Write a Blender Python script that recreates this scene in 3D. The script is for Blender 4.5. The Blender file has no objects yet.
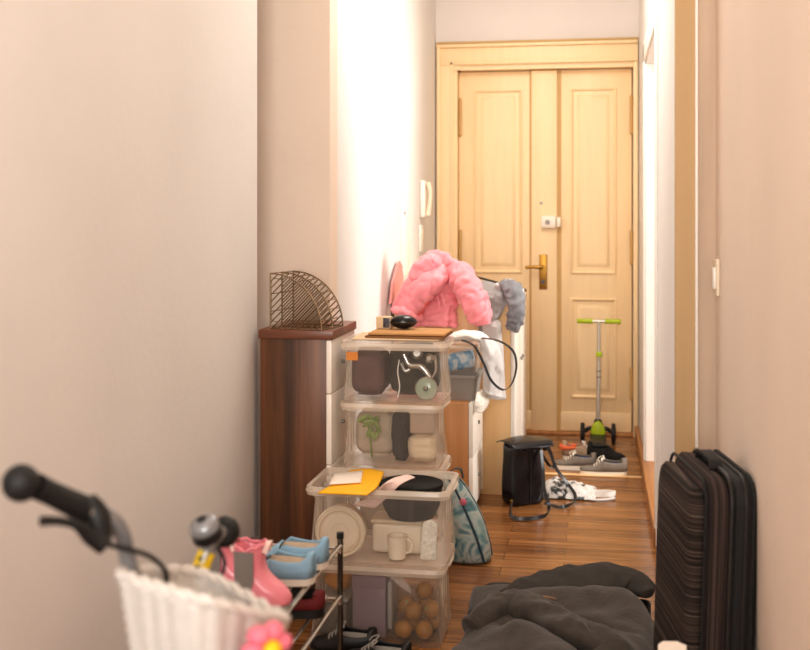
import bpy, bmesh, math, random
from math import sin, cos, pi, atan, radians as R
from mathutils import Vector as V, Matrix, noise
random.seed(7); noise.seed_set(7)
C = bpy.context.scene.collection
SC = bpy.context.scene

# ---------------------------------------------------------------- camera model
F = 1110.0; A0 = atan(193 / 1110.0); HC = 1.32
def ray(u, v):
    k = (u - 405) / F
    return V((-sin(A0) + k * cos(A0), cos(A0) + k * sin(A0), (215 - v) / F))
def aty(u, v, y):
    q = ray(u, v); return V((0, 0, HC)) + q * (y / q.y)
def atz(u, v, z):
    q = ray(u, v); return V((0, 0, HC)) + q * ((z - HC) / q.z)
def att(u, v, t):
    return V((0, 0, HC)) + ray(u, v) * t

# ---------------------------------------------------------------- materials
def lin(h):
    h = h.lstrip('#'); o = []
    for i in (0, 2, 4):
        c = int(h[i:i + 2], 16) / 255
        o.append(c / 12.92 if c <= .04045 else ((c + .055) / 1.055) ** 2.4)
    return (*o, 1)
def mat(name, col, rough=.6, metal=0, var=.0, vscale=8, bump=0, bscale=60, alpha=1, trans=0, sheen=0, spec=.5, stretch=None, emit=0):
    m = bpy.data.materials.new(name); m.use_nodes = True
    nt = m.node_tree; b = nt.nodes['Principled BSDF']; L = nt.links.new
    c = lin(col) if isinstance(col, str) else col
    b.inputs['Base Color'].default_value = c
    b.inputs['Roughness'].default_value = rough
    b.inputs['Metallic'].default_value = metal
    b.inputs['Alpha'].default_value = alpha
    b.inputs['Transmission Weight'].default_value = trans
    b.inputs['Sheen Weight'].default_value = sheen
    b.inputs['Specular IOR Level'].default_value = spec
    tc = nt.nodes.new('ShaderNodeTexCoord')
    src = tc.outputs['Object']
    if stretch:
        mp = nt.nodes.new('ShaderNodeMapping'); mp.inputs['Scale'].default_value = stretch
        L(src, mp.inputs['Vector']); src = mp.outputs[0]
    if var:
        n = nt.nodes.new('ShaderNodeTexNoise'); n.inputs['Scale'].default_value = vscale; n.inputs['Detail'].default_value = 5
        L(src, n.inputs['Vector'])
        r = nt.nodes.new('ShaderNodeValToRGB')
        r.color_ramp.elements[0].position = .3; r.color_ramp.elements[1].position = .7
        r.color_ramp.elements[0].color = tuple(max(0, x * (1 - var)) for x in c[:3]) + (1,)
        r.color_ramp.elements[1].color = tuple(min(1, x * (1 + var)) for x in c[:3]) + (1,)
        L(n.outputs['Fac'], r.inputs['Fac']); L(r.outputs[0], b.inputs['Base Color'])
    if bump:
        n2 = nt.nodes.new('ShaderNodeTexNoise'); n2.inputs['Scale'].default_value = bscale; n2.inputs['Detail'].default_value = 4
        L(src, n2.inputs['Vector'])
        bp = nt.nodes.new('ShaderNodeBump'); bp.inputs['Strength'].default_value = bump; bp.inputs['Distance'].default_value = .01
        L(n2.outputs['Fac'], bp.inputs['Height']); L(bp.outputs[0], b.inputs['Normal'])
    return m
def woodmat(name, cols, axis='z', scale=14, rough=.45):
    """streaky wood grain running along one axis"""
    m = bpy.data.materials.new(name); m.use_nodes = True
    nt = m.node_tree; b = nt.nodes['Principled BSDF']; L = nt.links.new
    tc = nt.nodes.new('ShaderNodeTexCoord'); mp = nt.nodes.new('ShaderNodeMapping')
    s = [1, 1, 1]; s['xyz'.index(axis)] = .06
    mp.inputs['Scale'].default_value = s
    n = nt.nodes.new('ShaderNodeTexNoise'); n.inputs['Scale'].default_value = scale; n.inputs['Detail'].default_value = 6; n.inputs['Roughness'].default_value = .62
    n.inputs['Distortion'].default_value = .5
    r = nt.nodes.new('ShaderNodeValToRGB')
    el = r.color_ramp.elements
    el[0].position = .3; el[0].color = lin(cols[0]); el[1].position = .72; el[1].color = lin(cols[-1])
    for i, c in enumerate(cols[1:-1]):
        e = el.new(.3 + .42 * (i + 1) / (len(cols) - 1)); e.color = lin(c)
    L(tc.outputs['Object'], mp.inputs[0]); L(mp.outputs[0], n.inputs['Vector']); L(n.outputs['Fac'], r.inputs[0]); L(r.outputs[0], b.inputs['Base Color'])
    b.inputs['Roughness'].default_value = rough
    return m
def stripemat(name, base, s1, axis='z', scale=40, s2=None, rough=.85, alpha_mix=.6):
    m = bpy.data.materials.new(name); m.use_nodes = True
    nt = m.node_tree; b = nt.nodes['Principled BSDF']; L = nt.links.new
    tc = nt.nodes.new('ShaderNodeTexCoord')
    w = nt.nodes.new('ShaderNodeTexWave'); w.bands_direction = axis.upper(); w.inputs['Scale'].default_value = scale
    w.inputs['Distortion'].default_value = .6; w.inputs['Detail'].default_value = 1
    L(tc.outputs['Object'], w.inputs['Vector'])
    n = nt.nodes.new('ShaderNodeTexNoise'); n.inputs['Scale'].default_value = 1.0
    mp = nt.nodes.new('ShaderNodeMapping'); sc = [.5, .5, .5]; sc['xyz'.index(axis)] = scale * 1.7; mp.inputs['Scale'].default_value = sc
    L(tc.outputs['Object'], mp.inputs[0]); L(mp.outputs[0], n.inputs['Vector'])
    mul = nt.nodes.new('ShaderNodeMath'); mul.operation = 'MULTIPLY'
    L(w.outputs['Fac'], mul.inputs[0]); L(n.outputs['Fac'], mul.inputs[1])
    r = nt.nodes.new('ShaderNodeValToRGB'); el = r.color_ramp.elements
    el[0].position = .12; el[0].color = lin(base); el[1].position = .5; el[1].color = lin(s1)
    if s2:
        e = el.new(.7); e.color = lin(s2)
    L(mul.outputs[0], r.inputs[0]); L(r.outputs[0], b.inputs['Base Color'])
    b.inputs['Roughness'].default_value = rough
    return m
def patternmat(name, cols, scale=14, rough=.5, bump=0):
    m = bpy.data.materials.new(name); m.use_nodes = True
    nt = m.node_tree; b = nt.nodes['Principled BSDF']; L = nt.links.new
    tc = nt.nodes.new('ShaderNodeTexCoord')
    n = nt.nodes.new('ShaderNodeTexNoise'); n.inputs['Scale'].default_value = scale; n.inputs['Detail'].default_value = 2; n.inputs['Distortion'].default_value = 1.2
    r = nt.nodes.new('ShaderNodeValToRGB'); el = r.color_ramp.elements
    k = len(cols)
    el[0].position = .32; el[0].color = lin(cols[0]); el[1].position = .68; el[1].color = lin(cols[-1])
    for i, c in enumerate(cols[1:-1]):
        e = el.new(.32 + .36 * (i + 1) / (k - 1)); e.color = lin(c)
    L(tc.outputs['Object'], n.inputs['Vector']); L(n.outputs['Fac'], r.inputs[0]); L(r.outputs[0], b.inputs['Base Color'])
    b.inputs['Roughness'].default_value = rough
    return m
def floormat():
    m = bpy.data.materials.new('plank_floor'); m.use_nodes = True
    nt = m.node_tree; b = nt.nodes['Principled BSDF']; L = nt.links.new
    tc = nt.nodes.new('ShaderNodeTexCoord')
    br = nt.nodes.new('ShaderNodeTexBrick')
    br.offset = .37; br.inputs['Scale'].default_value = 1
    br.inputs['Brick Width'].default_value = .62; br.inputs['Row Height'].default_value = .095
    br.inputs['Mortar Size'].default_value = .0012; br.inputs['Bias'].default_value = 0
    br.inputs['Color1'].default_value = (0, 0, 0, 1); br.inputs['Color2'].default_value = (1, 1, 1, 1); br.inputs['Mortar'].default_value = (.1, .1, .1, 1)
    L(tc.outputs['Object'], br.inputs['Vector'])
    mp = nt.nodes.new('ShaderNodeMapping'); mp.inputs['Scale'].default_value = (1.2, 22, 1)
    L(tc.outputs['Object'], mp.inputs[0])
    n = nt.nodes.new('ShaderNodeTexNoise'); n.inputs['Scale'].default_value = 2.2; n.inputs['Detail'].default_value = 6; n.inputs['Roughness'].default_value = .6
    L(mp.outputs[0], n.inputs['Vector'])
    ad = nt.nodes.new('ShaderNodeMix'); ad.data_type = 'FLOAT'; ad.inputs[0].default_value = .8
    L(br.outputs['Color'], ad.inputs[2]); L(n.outputs['Fac'], ad.inputs[3])
    r = nt.nodes.new('ShaderNodeValToRGB'); el = r.color_ramp.elements
    el[0].position = .1; el[0].color = lin('#4d301b'); el[1].position = .85; el[1].color = lin('#c29260')
    e = el.new(.42); e.color = lin('#7c502c'); e = el.new(.62); e.color = lin('#a06e40')
    L(ad.outputs[0], r.inputs[0])
    mx = nt.nodes.new('ShaderNodeMix'); mx.data_type = 'RGBA'
    L(br.outputs['Fac'], mx.inputs[0]); L(r.outputs[0], mx.inputs[6]); mx.inputs[7].default_value = lin('#4a2a14')
    L(mx.outputs[2], b.inputs['Base Color'])
    b.inputs['Roughness'].default_value = .22; b.inputs['Specular IOR Level'].default_value = .45
    return m

def plasticmat(name, col, front, edge, rough=.2):
    m = bpy.data.materials.new(name); m.use_nodes = True
    nt = m.node_tree; b = nt.nodes['Principled BSDF']; L = nt.links.new; out = nt.nodes['Material Output']
    n = nt.nodes.new('ShaderNodeTexNoise'); n.inputs['Scale'].default_value = 22; n.inputs['Detail'].default_value = 3
    tc = nt.nodes.new('ShaderNodeTexCoord'); L(tc.outputs['Object'], n.inputs['Vector'])
    b.inputs['Base Color'].default_value = lin(col); b.inputs['Roughness'].default_value = rough
    tr = nt.nodes.new('ShaderNodeBsdfTransparent'); mx = nt.nodes.new('ShaderNodeMixShader')
    lw = nt.nodes.new('ShaderNodeLayerWeight'); lw.inputs['Blend'].default_value = .5
    mr = nt.nodes.new('ShaderNodeMapRange'); mr.inputs['From Min'].default_value = .05; mr.inputs['From Max'].default_value = .8
    mr.inputs['To Min'].default_value = front; mr.inputs['To Max'].default_value = edge
    L(lw.outputs['Facing'], mr.inputs['Value'])
    mm = nt.nodes.new('ShaderNodeMath'); mm.operation = 'MULTIPLY_ADD'; mm.inputs[1].default_value = .06; L(n.outputs['Fac'], mm.inputs[0]); L(mr.outputs[0], mm.inputs[2])
    L(mm.outputs[0], mx.inputs[0]); L(tr.outputs[0], mx.inputs[1]); L(b.outputs[0], mx.inputs[2]); L(mx.outputs[0], out.inputs['Surface'])
    return m
def irregstripes(name, cols, axis='z', scale=60, tilt=4, rough=.9):
    m = bpy.data.materials.new(name); m.use_nodes = True
    nt = m.node_tree; b = nt.nodes['Principled BSDF']; L = nt.links.new
    tc = nt.nodes.new('ShaderNodeTexCoord'); mp = nt.nodes.new('ShaderNodeMapping')
    sc = [.35, .35, .35]; sc['xyz'.index(axis)] = scale; mp.inputs['Scale'].default_value = sc
    mp.inputs['Rotation'].default_value = (0, R(tilt), 0)
    n = nt.nodes.new('ShaderNodeTexNoise'); n.inputs['Scale'].default_value = 1; n.inputs['Detail'].default_value = 3; n.inputs['Roughness'].default_value = .7
    r = nt.nodes.new('ShaderNodeValToRGB'); el = r.color_ramp.elements
    el[0].position = .38; el[0].color = lin(cols[0]); el[1].position = .7; el[1].color = lin(cols[-1])
    for i, c in enumerate(cols[1:-1]):
        e = el.new(.38 + .32 * (i + 1) / (len(cols) - 1)); e.color = lin(c)
    L(tc.outputs['Object'], mp.inputs[0]); L(mp.outputs[0], n.inputs['Vector']); L(n.outputs['Fac'], r.inputs[0]); L(r.outputs[0], b.inputs['Base Color'])
    b.inputs['Roughness'].default_value = rough; b.inputs['Specular IOR Level'].default_value = .25
    return m
M = dict(
    wall=mat('wall_plaster', '#e3dfdb', .9, var=.025, vscale=2.2, bump=.12, bscale=35),
    wall2=mat('wall_plaster_shaded', '#e8d6c6', .9, var=.03, vscale=2, bump=.1, bscale=30),
    wall3=mat('wall_plaster_streaked', '#cbb6a2', .9, var=.08, vscale=3, stretch=(6, 6, .5)),  # darker plaster tone with tall vertical streaks
    wallend=mat('wall_plaster_end', '#e4dcd6', .9, var=.03, vscale=2),
    ceil=mat('ceiling_paint', '#efe6dc', .9, var=.02),
    floor=floormat(),
    cream=mat('cream_paint', '#f3d8ac', .42, var=.03, vscale=5, stretch=(6, 6, .6)),
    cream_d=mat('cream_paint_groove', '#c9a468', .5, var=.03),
    white_paint=mat('white_gloss_paint', '#f4efe8', .4, var=.02),
    olive=mat('beige_paint', '#c4a478', .6, var=.03, vscale=4, stretch=(8, 8, .4)),
    brass=mat('aged_brass', '#a8803c', .35, 1, var=.15),
    chrome=mat('chrome', '#c9c5be', .18, 1, var=.05),
    steel=mat('brushed_steel', '#8d8880', .35, 1, var=.08),
    darkchrome=mat('dark_chrome', '#5a544c', .25, 1, var=.1),
    whiteplastic=mat('white_plastic', '#f1ece4', .4, var=.02),
    skirting=woodmat('skirting_wood', ['#8a5a30', '#b07a48', '#c4905c'], 'y', 12),
    walnut=woodmat('walnut_side', ['#382212', '#54341d', '#72472a', '#865735'], 'z', 13, .4),
    walnut_top=woodmat('walnut_top', ['#5a3424', '#7a4a34', '#8e5c44'], 'x', 12, .35),
    oak=woodmat('oak_side', ['#a8703f', '#bb834f', '#c89260'], 'z', 12, .45),
    oak_pale=woodmat('pale_oak_side', ['#d8ab74', '#e2b985', '#e8c596'], 'z', 9, .45),
    white_front=mat('white_lacquer', '#f3ece2', .35, var=.01),
    bar=mat('handlebar_metal', '#8f9093', .3, .5, var=.05),
    bronze=mat('bronze_wire', '#8c765a', .4, .85, var=.2, vscale=30),
    clear=plasticmat('clear_plastic', '#f3e6d6', .07, .5, .15),
    clear_rim=mat('clear_plastic_rim', '#f4e7d6', .2, alpha=.48, var=.02, spec=.6),
    clear_lid=mat('clear_plastic_lid', '#f2e6d8', .2, alpha=.3, var=.02),
    film=mat('crinkled_film', '#e8e2da', .08, alpha=.3, bump=.5, bscale=30, spec=.9),
    card=mat('cardboard', '#c4935c', .8, var=.08, vscale=12),
    card_d=mat('dark_cardboard', '#8a5f36', .8, var=.1, vscale=12),
    card_l=mat('pale_cardboard', '#e2c8a4', .8, var=.06),
    pink=mat('pink_nylon', '#f0929a', .45, var=.08, vscale=12, bump=.35, bscale=34, sheen=.3),
    pink_in=mat('coral_lining', '#e06060', .6, var=.05),
    palepink=mat('pale_pink_board', '#dc948e', .6, var=.05),
    greycloth=mat('grey_wool', '#9a9694', .9, var=.08, vscale=40, bump=.2, bscale=80),
    bluegrey=mat('blue_grey_lining', '#85868a', .8, var=.12, vscale=14),
    whitecloth=mat('white_cotton', '#eae4de', .85, var=.05, vscale=20, bump=.2, bscale=30),
    palegrey=mat('pale_grey_cotton', '#cfcbc8', .85, var=.06, vscale=16, bump=.25, bscale=30),
    lace=mat('white_lace', '#efe8dc', .85, var=.2, vscale=90, bump=.5, bscale=90),
    black=mat('black_leather', '#17161a', .22, var=.25, vscale=20, bump=.1, bscale=80),
    blackstrap=mat('black_strap', '#1b191a', .28, var=.2),
    blackplastic=mat('black_plastic', '#141314', .45, var=.2),
    rubber=mat('black_rubber', '#100f0f', .6, var=.2, bump=.3, bscale=90),
    blackcloth=mat('black_cloth', '#16140f', .9, var=.25, vscale=20),
    coat=mat('charcoal_wool', '#40372f', .95, var=.12, vscale=30, bump=.25, bscale=70, sheen=.15),
    coat_d=mat('charcoal_wool_dark', '#39332d', .95, var=.12, vscale=30, bump=.2, bscale=70),
    case_black=mat('black_nylon', '#15120f', .75, var=.2, vscale=40, bump=.2, bscale=120),
    case_str=irregstripes('striped_tweed', ['#1c1714', '#2a221e', '#55473f', '#8a7b70'], 'z', 240, 4),
    case_side=irregstripes('striped_tweed_gusset', ['#1a1512', '#362b27', '#54443f', '#6e5b57'], 'y', 120, 0),
    zip_=mat('zip_tape', '#2b2622', .5, .3, var=.2),
    teal=patternmat('teal_print', ['#3d6670', '#6b9096', '#a5b9b4', '#b9bdb8', '#5d8288'], 13, .4),
    tealdark=mat('navy_piping', '#2c4450', .5, var=.1),
    flower=mat('coral_flower', '#e0788a', .6, var=.1),
    yellow=mat('bright_yellow', '#ffc010', .55, var=.03),
    paper=mat('white_paper', '#efe2d4', .8, var=.03),
    pinkpaper=mat('blush_paper', '#f2d6cc', .8, var=.03),
    cream_pl=mat('cream_plastic', '#f0e2cc', .5, var=.04),
    cream_pl2=mat('cream_plastic_shaded', '#dfcaac', .5, var=.04),
    navy=mat('dark_felt', '#24242a', .9, var=.15, vscale=30, bump=.2),
    orange_st=mat('orange_sticker', '#dd8c3c', .6, var=.04),
    glass=mat('green_glass', '#cfe0c8', .05, alpha=.4, spec=.8),
    leaf=mat('leaf_green', '#7e9048', .5, var=.3, vscale=40),
    beige=mat('beige_fabric', '#c4b09a', .9, var=.1, vscale=20, bump=.2),
    greige=mat('grey_beige_plastic', '#b9a08b', .55, var=.04),
    lilac=mat('lilac_carton', '#8d7784', .6, var=.08, vscale=6),
    greybox=mat('grey_plastic', '#9b9690', .5, var=.04),
    greybox_d=mat('dark_grey_plastic', '#5f5850', .55, var=.08),
    fruit=mat('orange_peel', '#a06a1a', .5, var=.12, vscale=12, bump=.2, bscale=120),
    fruit2=mat('yellow_peel', '#dba032', .5, var=.12, vscale=12, bump=.2, bscale=120),
    amber=mat('amber_bag', '#c98a38', .5, var=.2, vscale=9),
    bluepack=patternmat('blue_packet', ['#4f92c4', '#86b9da', '#e8eef0', '#6aa6cc'], 16, .4),
    lime=mat('lime_plastic', '#b2c61e', .4, var=.05),
    alu=mat('pale_aluminium', '#d6d2c8', .35, .6, var=.04),
    sneak=mat('grey_canvas', '#82776c', .9, var=.08, vscale=50, bump=.2, bscale=100),
    sole=mat('white_rubber_sole', '#efe6d8', .6, var=.04),
    bluelin=mat('blue_lining', '#33508c', .8, var=.1),
    tan=mat('tan_knit', '#b39a82', .9, var=.1, vscale=50),
    orange=mat('orange_knit', '#ea7a4c', .8, var=.1, vscale=40),
    pinkrub=mat('pink_glossy_rubber', '#ea8f9c', .22, var=.04),
    elastic=stripemat('grey_elastic', '#7d7672', '#8e8782', 'x', 60),
    lightblue=mat('light_blue_canvas', '#8fb4cc', .85, var=.06, vscale=40, bump=.15, bscale=120),
    bluesole=mat('cream_sole', '#e4ddd0', .6, var=.03),
    brownleather=mat('brown_leather', '#7a5238', .5, var=.15),
    darkred=mat('dark_red_canvas', '#7a2226', .7, var=.15),
    wicker=mat('white_wicker', '#d6d0ca', .6, var=.04, vscale=60),
    tape=stripemat('yellow_tape', '#f3d10c', '#f0cc0a', 'z', 10),
    silver=patternmat('silver_print', ['#161516', '#242426', '#c4bfba', '#dcd6d0', '#cfc9c4', '#e2ddd8'], 17, .45),
    photo=patternmat('dark_photo_print', ['#2a2a30', '#4a4a54', '#6d6a70'], 30, .4),
    maroon=mat('maroon_cloth', '#5a3d40', .9, var=.2, vscale=14, bump=.3, bscale=30),
    lockwhite=mat('lock_white', '#f2e9dc', .35, var=.03),
)

# ---------------------------------------------------------------- mesh builder
def crom(pts, n=6, closed=False):
    pts = [V(p) for p in pts]
    if len(pts) < 3 and not closed:
        return [pts[0].lerp(pts[-1], i / n) for i in range(n + 1)]
    out = []; N = len(pts)
    rng = N if closed else N - 1
    for i in range(rng):
        if closed:
            p0, p1, p2, p3 = (pts[(i + k) % N] for k in (-1, 0, 1, 2))
        else:
            p0 = pts[max(i - 1, 0)]; p1 = pts[i]; p2 = pts[i + 1]; p3 = pts[min(i + 2, N - 1)]
        for k in range(n):
            t = k / n
            out.append(.5 * ((2 * p1) + (p2 - p0) * t + (2 * p0 - 5 * p1 + 4 * p2 - p3) * t * t + (3 * p1 - p0 - 3 * p2 + p3) * t ** 3))
    if not closed: out.append(pts[-1])
    return out
def lerpl(vals, t):
    """interpolate a list (floats or tuples) at t in 0..1"""
    x = t * (len(vals) - 1); i = min(int(x), len(vals) - 2); f = x - i
    a, b = vals[i], vals[i + 1]
    if isinstance(a, (tuple, list)): return tuple(p + (q - p) * f for p, q in zip(a, b))
    return a + (b - a) * f

class MB:
    def __init__(s): s.bm = bmesh.new()
    def box(s, lo, hi, bev=0, seg=2, mtx=None):
        lo = V(lo); hi = V(hi); c = (lo + hi) / 2; d = hi - lo
        t = bmesh.new(); bmesh.ops.create_cube(t, size=1)
        for v in t.verts: v.co = V((v.co.x * d.x, v.co.y * d.y, v.co.z * d.z))
        if bev:
            bmesh.ops.bevel(t, geom=t.edges[:], offset=min(bev, min(d) * .49), segments=seg, affect='EDGES', profile=.5)
        for v in t.verts:
            v.co += c
            if mtx: v.co = mtx @ v.co
        s.merge(t); return s
    def cbox(s, c, d, bev=0, rot=(0, 0, 0), seg=2):
        from mathutils import Euler
        m = Matrix.Translation(V(c)) @ Euler(rot).to_matrix().to_4x4()
        d = V(d); return s.box(-d / 2, d / 2, bev, seg, m)
    def merge(s, t):
        mp = [s.bm.verts.new(v.co) for v in t.verts]
        t.verts.index_update()
        for f in t.faces:
            try: s.bm.faces.new([mp[v.index] for v in f.verts])
            except ValueError: pass
        t.free()
    def loft(s, rings, cap=True, closed=True):
        vs = [[s.bm.verts.new(p) for p in r] for r in rings]; n = len(vs[0])
        for a, b in zip(vs, vs[1:]):
            for i in range(n if closed else n - 1):
                j = (i + 1) % n
                s.bm.faces.new((a[i], a[j], b[j], b[i]))
        if cap and closed:
            s.bm.faces.new(vs[0][::-1]); s.bm.faces.new(vs[-1])
        return s
    def sweep(s, path, rad, n=10, sub=5, side=None, closed=False, quilt=None, wob=0, wobf=9, cap=True, flat=1.0):
        """tube along a smooth path; rad = float, or list of floats / (a,b) pairs"""
        P = crom(path, sub, closed); N = len(P); rings = []
        up = V(side).normalized() if side is not None else None
        prev = None
        for i, p in enumerate(P):
            if closed: T = P[(i + 1) % N] - P[i - 1]
            else: T = P[min(i + 1, N - 1)] - P[max(i - 1, 0)]
            if T.length < 1e-9: T = V((0, 0, 1))
            T.normalize()
            if up is not None: sd = up - T * up.dot(T)
            elif prev is None:
                sd = T.cross(V((0, 0, 1)))
                if sd.length < .1: sd = T.cross(V((1, 0, 0)))
            else: sd = prev - T * prev.dot(T)
            if sd.length < 1e-6: sd = T.orthogonal()
            sd.normalize(); prev = sd; nn = T.cross(sd)
            t = i / max(1, N - 1)
            r = rad if isinstance(rad, (int, float)) else lerpl(rad, t)
            a, b = (r, r * flat) if isinstance(r, (int, float)) else r
            q = 1
            if quilt: q = 1 - quilt[1] * (1 - abs(sin(pi * quilt[0] * t))) ** 2.2
            ring = []
            for k in range(n):
                th = 2 * pi * k / n
                pt = p + (sd * (a * cos(th)) + nn * (b * sin(th))) * q
                if wob: pt = pt + noise.noise_vector(pt * wobf) * wob
                ring.append(pt)
            rings.append(ring)
        if closed: rings.append(rings[0]); return s.loft(rings, False)
        return s.loft(rings, cap)
    def cyl(s, a, b, r, r2=None, n=16):
        a = V(a); b = V(b); r2 = r if r2 is None else r2
        T = (b - a).normalized(); x = T.orthogonal().normalized(); y = T.cross(x)
        return s.loft([[p + (x * cos(2 * pi * k / n) + y * sin(2 * pi * k / n)) * q for k in range(n)] for p, q in ((a, r), (b, r2))])
    def lathe(s, prof, c=(0, 0, 0), axis=(0, 0, 1), n=24):
        c = V(c); T = V(axis).normalized(); x = T.orthogonal().normalized(); y = T.cross(x)
        return s.loft([[c + T * h + (x * cos(2 * pi * k / n) + y * sin(2 * pi * k / n)) * max(r, 1e-4) for k in range(n)] for r, h in prof])
    def ball(s, c, r, n=16, sq=(1, 1, 1), wob=0, wobf=9):
        c = V(c); rings = []
        for i in range(n // 2 + 1):
            ph = pi * i / (n // 2); rr = max(sin(ph), 1e-3)
            ring = []
            for k in range(n):
                th = 2 * pi * k / n
                p = V((rr * cos(th) * sq[0], rr * sin(th) * sq[1], -cos(ph) * sq[2])) * r + c
                if wob: p = p + noise.noise_vector(p * wobf) * wob
                ring.append(p)
            rings.append(ring)
        return s.loft(rings)
    def prism(s, pts, ext):
        ext = V(ext); pts = [V(p) for p in pts]
        return s.loft([pts, [p + ext for p in pts]])
    def ribbon(s, path, w, th, side, sub=6, closed=False):
        """flat strap; side = direction across the strap"""
        P = crom(path, sub, closed); N = len(P); rings = []
        for i, p in enumerate(P):
            T = (P[(i + 1) % N] - P[i - 1]) if closed else (P[min(i + 1, N - 1)] - P[max(i - 1, 0)])
            T.normalize()
            sv = V(side) if not callable(side) else V(side(i / max(1, N - 1)))
            sd = sv - T * sv.dot(T)
            if sd.length < 1e-4: sd = T.orthogonal()
            sd.normalize(); nn = T.cross(sd)
            rings.append([p + sd * w / 2 + nn * th / 2, p - sd * w / 2 + nn * th / 2, p - sd * w / 2 - nn * th / 2, p + sd * w / 2 - nn * th / 2])
        if closed: rings.append(rings[0]); return s.loft(rings, False)
        return s.loft(rings)
    def patch(s, ctrl, sub=6, wr=0, wf=12, folds=None):
        """smooth sheet through a grid of control points"""
        rows = [crom(r, sub) for r in ctrl]
        cols = [crom([r[i] for r in rows], sub) for i in range(len(rows[0]))]
        nv = len(cols[0])
        grid = [[cols[i][j] for i in range(len(cols))] for j in range(nv)]
        out = []
        for j, r in enumerate(grid):
            rr = []
            for i, p in enumerate(r):
                q = V(p)
                if wr:
                    nz = noise.noise(q * wf) + .5 * noise.noise(q * wf * 2.3)
                    q = q + V((.3, -1, .25)).normalized() * wr * nz
                if folds: q = q + folds(i / (len(r) - 1), j / (nv - 1))
                rr.append(q)
            out.append(rr)
        return s.loft(out, False, False)
    def crumple(s, amp, fr, seed=0):
        s.bm.normal_update(); off = V((seed * 3.1, seed * 1.7, seed))
        mv = []
        for v in s.bm.verts:
            p = v.co
            d = noise.noise_vector(p * fr * .5 + off) * .06
            n1 = 1 - 2.4 * abs(noise.noise((p + d) * fr + off)); n2 = 1 - 2.4 * abs(noise.noise((p + d) * fr * 2.1 - off))
            mv.append(v.normal * (amp * (n1 * .65 + n2 * .35)))
        for v, q in zip(s.bm.verts, mv): v.co += q
        return s
    def build(s, name, m, parent=None, smooth=40, sub=0, solid=0, world=False):
        """link as one mesh object; world=True: the vertices are world coordinates"""
        bm = s.bm
        bmesh.ops.recalc_face_normals(bm, faces=bm.faces[:])
        if world and parent is not None:
            base = V(parent.location)
            if parent.parent is not None: base = base + V(parent.parent.location)
            for v in bm.verts: v.co -= base
        loc = None
        if parent is None:
            lo = V((min(v.co.x for v in bm.verts), min(v.co.y for v in bm.verts), min(v.co.z for v in bm.verts)))
            hi = V((max(v.co.x for v in bm.verts), max(v.co.y for v in bm.verts), 0))
            loc = V(((lo.x + hi.x) / 2, (lo.y + hi.y) / 2, lo.z))
            for v in bm.verts: v.co -= loc
        me = bpy.data.meshes.new(name); bm.to_mesh(me); bm.free()
        me.materials.append(M[m] if isinstance(m, str) else m)
        if smooth:
            me.polygons.foreach_set('use_smooth', [True] * len(me.polygons))
            me.set_sharp_from_angle(angle=R(smooth))
        o = bpy.data.objects.new(name, me); C.objects.link(o)
        if loc is not None: o.location = loc
        if parent is not None: o.parent = parent
        if solid:
            d = o.modifiers.new('solid', 'SOLIDIFY'); d.thickness = solid; d.offset = 0
        if sub:
            d = o.modifiers.new('sub', 'SUBSURF'); d.levels = sub; d.render_levels = sub
        return o

def tag(o, label=None, cat=None, group=None, kind=None):
    if label: o['label'] = label
    if cat: o['category'] = cat
    if group: o['group'] = group
    if kind: o['kind'] = kind
    return o
def thing(name, label, cat, loc=(0, 0, 0), rz=0, group=None):
    o = bpy.data.objects.new(name, None); C.objects.link(o); o.empty_display_size = .05
    o.location = loc; o.rotation_euler = (0, 0, rz)
    return tag(o, label, cat, group)
def dup(root, loc, rz=0, label=None, group=None):
    r = root.copy(); C.objects.link(r); r.location = loc; r.rotation_euler = (0, 0, rz)
    if label: r['label'] = label
    if group: r['group'] = group
    for ch in list(root.children):
        c = ch.copy(); C.objects.link(c); c.parent = r
        for g in list(ch.children):
            d = g.copy(); C.objects.link(d); d.parent = c
    return r
def struct(name, b, m, parent=None, smooth=30, **k):
    o = b.build(name, m, parent, smooth, **k)
    if parent is None: o['kind'] = 'structure'
    return o

# ================================================================= SETTING
XN, YN = -1.16, 3.69          # near left wall and where it ends
XL, YS = -.98, 4.01           # far left wall starts at the step
XR, YR = .24, 3.516           # far right wall starts at the partition
XRN = .355                    # near right wall
D = 6.75                      # end wall with the double door
HZ = 3.05
Y0 = -1.2
struct('floor', MB().box((-2.0, Y0, -.1), (XRN + .15, D + .3, 0)), 'floor')
struct('ceiling', MB().box((-2.0, Y0, HZ), (3.0, D + .3, HZ + .1)), 'ceil')
struct('wall_left', MB().box((XN - .14, Y0, 0), (XN, YN, HZ)), 'wall')
struct('wall_recess', MB().box((-1.9, YS, 0), (XL, YS + .12, HZ)).box((-1.95, YN - .1, 0), (-1.85, YS + .12, HZ)), 'wall2')
struct('wall_left_far', MB().box((XL - .12, YS + .12, 0), (XL, D, HZ)), 'wall')
# end wall around the double door
DL, DR, DT = aty(455, 60, D).x, aty(636, 60, D).x, aty(540, 63, D).z
struct('wall_end', MB().box((-1.2, D, DT), (.5, D + .2, HZ)).box((-1.2, D, 0), (DL - .01, D + .2, DT)).box((DR + .003, D, 0), (.5, D + .2, DT)).box((-1.2, D + .15, 0), (.5, D + .2, DT + .05)), 'wallend')  # last box: unseen slab added behind the door to stop light leaking in
# right side
DY0, DY1, DH = 4.62, 5.76, 2.10
struct('wall_right', MB().box((XRN, Y0, 0), (XRN + .15, YR, HZ)), 'wall2')
struct('wall_right_far', MB().box((XR, YR + .05, 0), (XR + .13, DY0, HZ)).box((XR, DY1, 0), (XR + .13, D, HZ)).box((XR, DY0, DH), (XR + .13, DY1, HZ)), 'wall')
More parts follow.
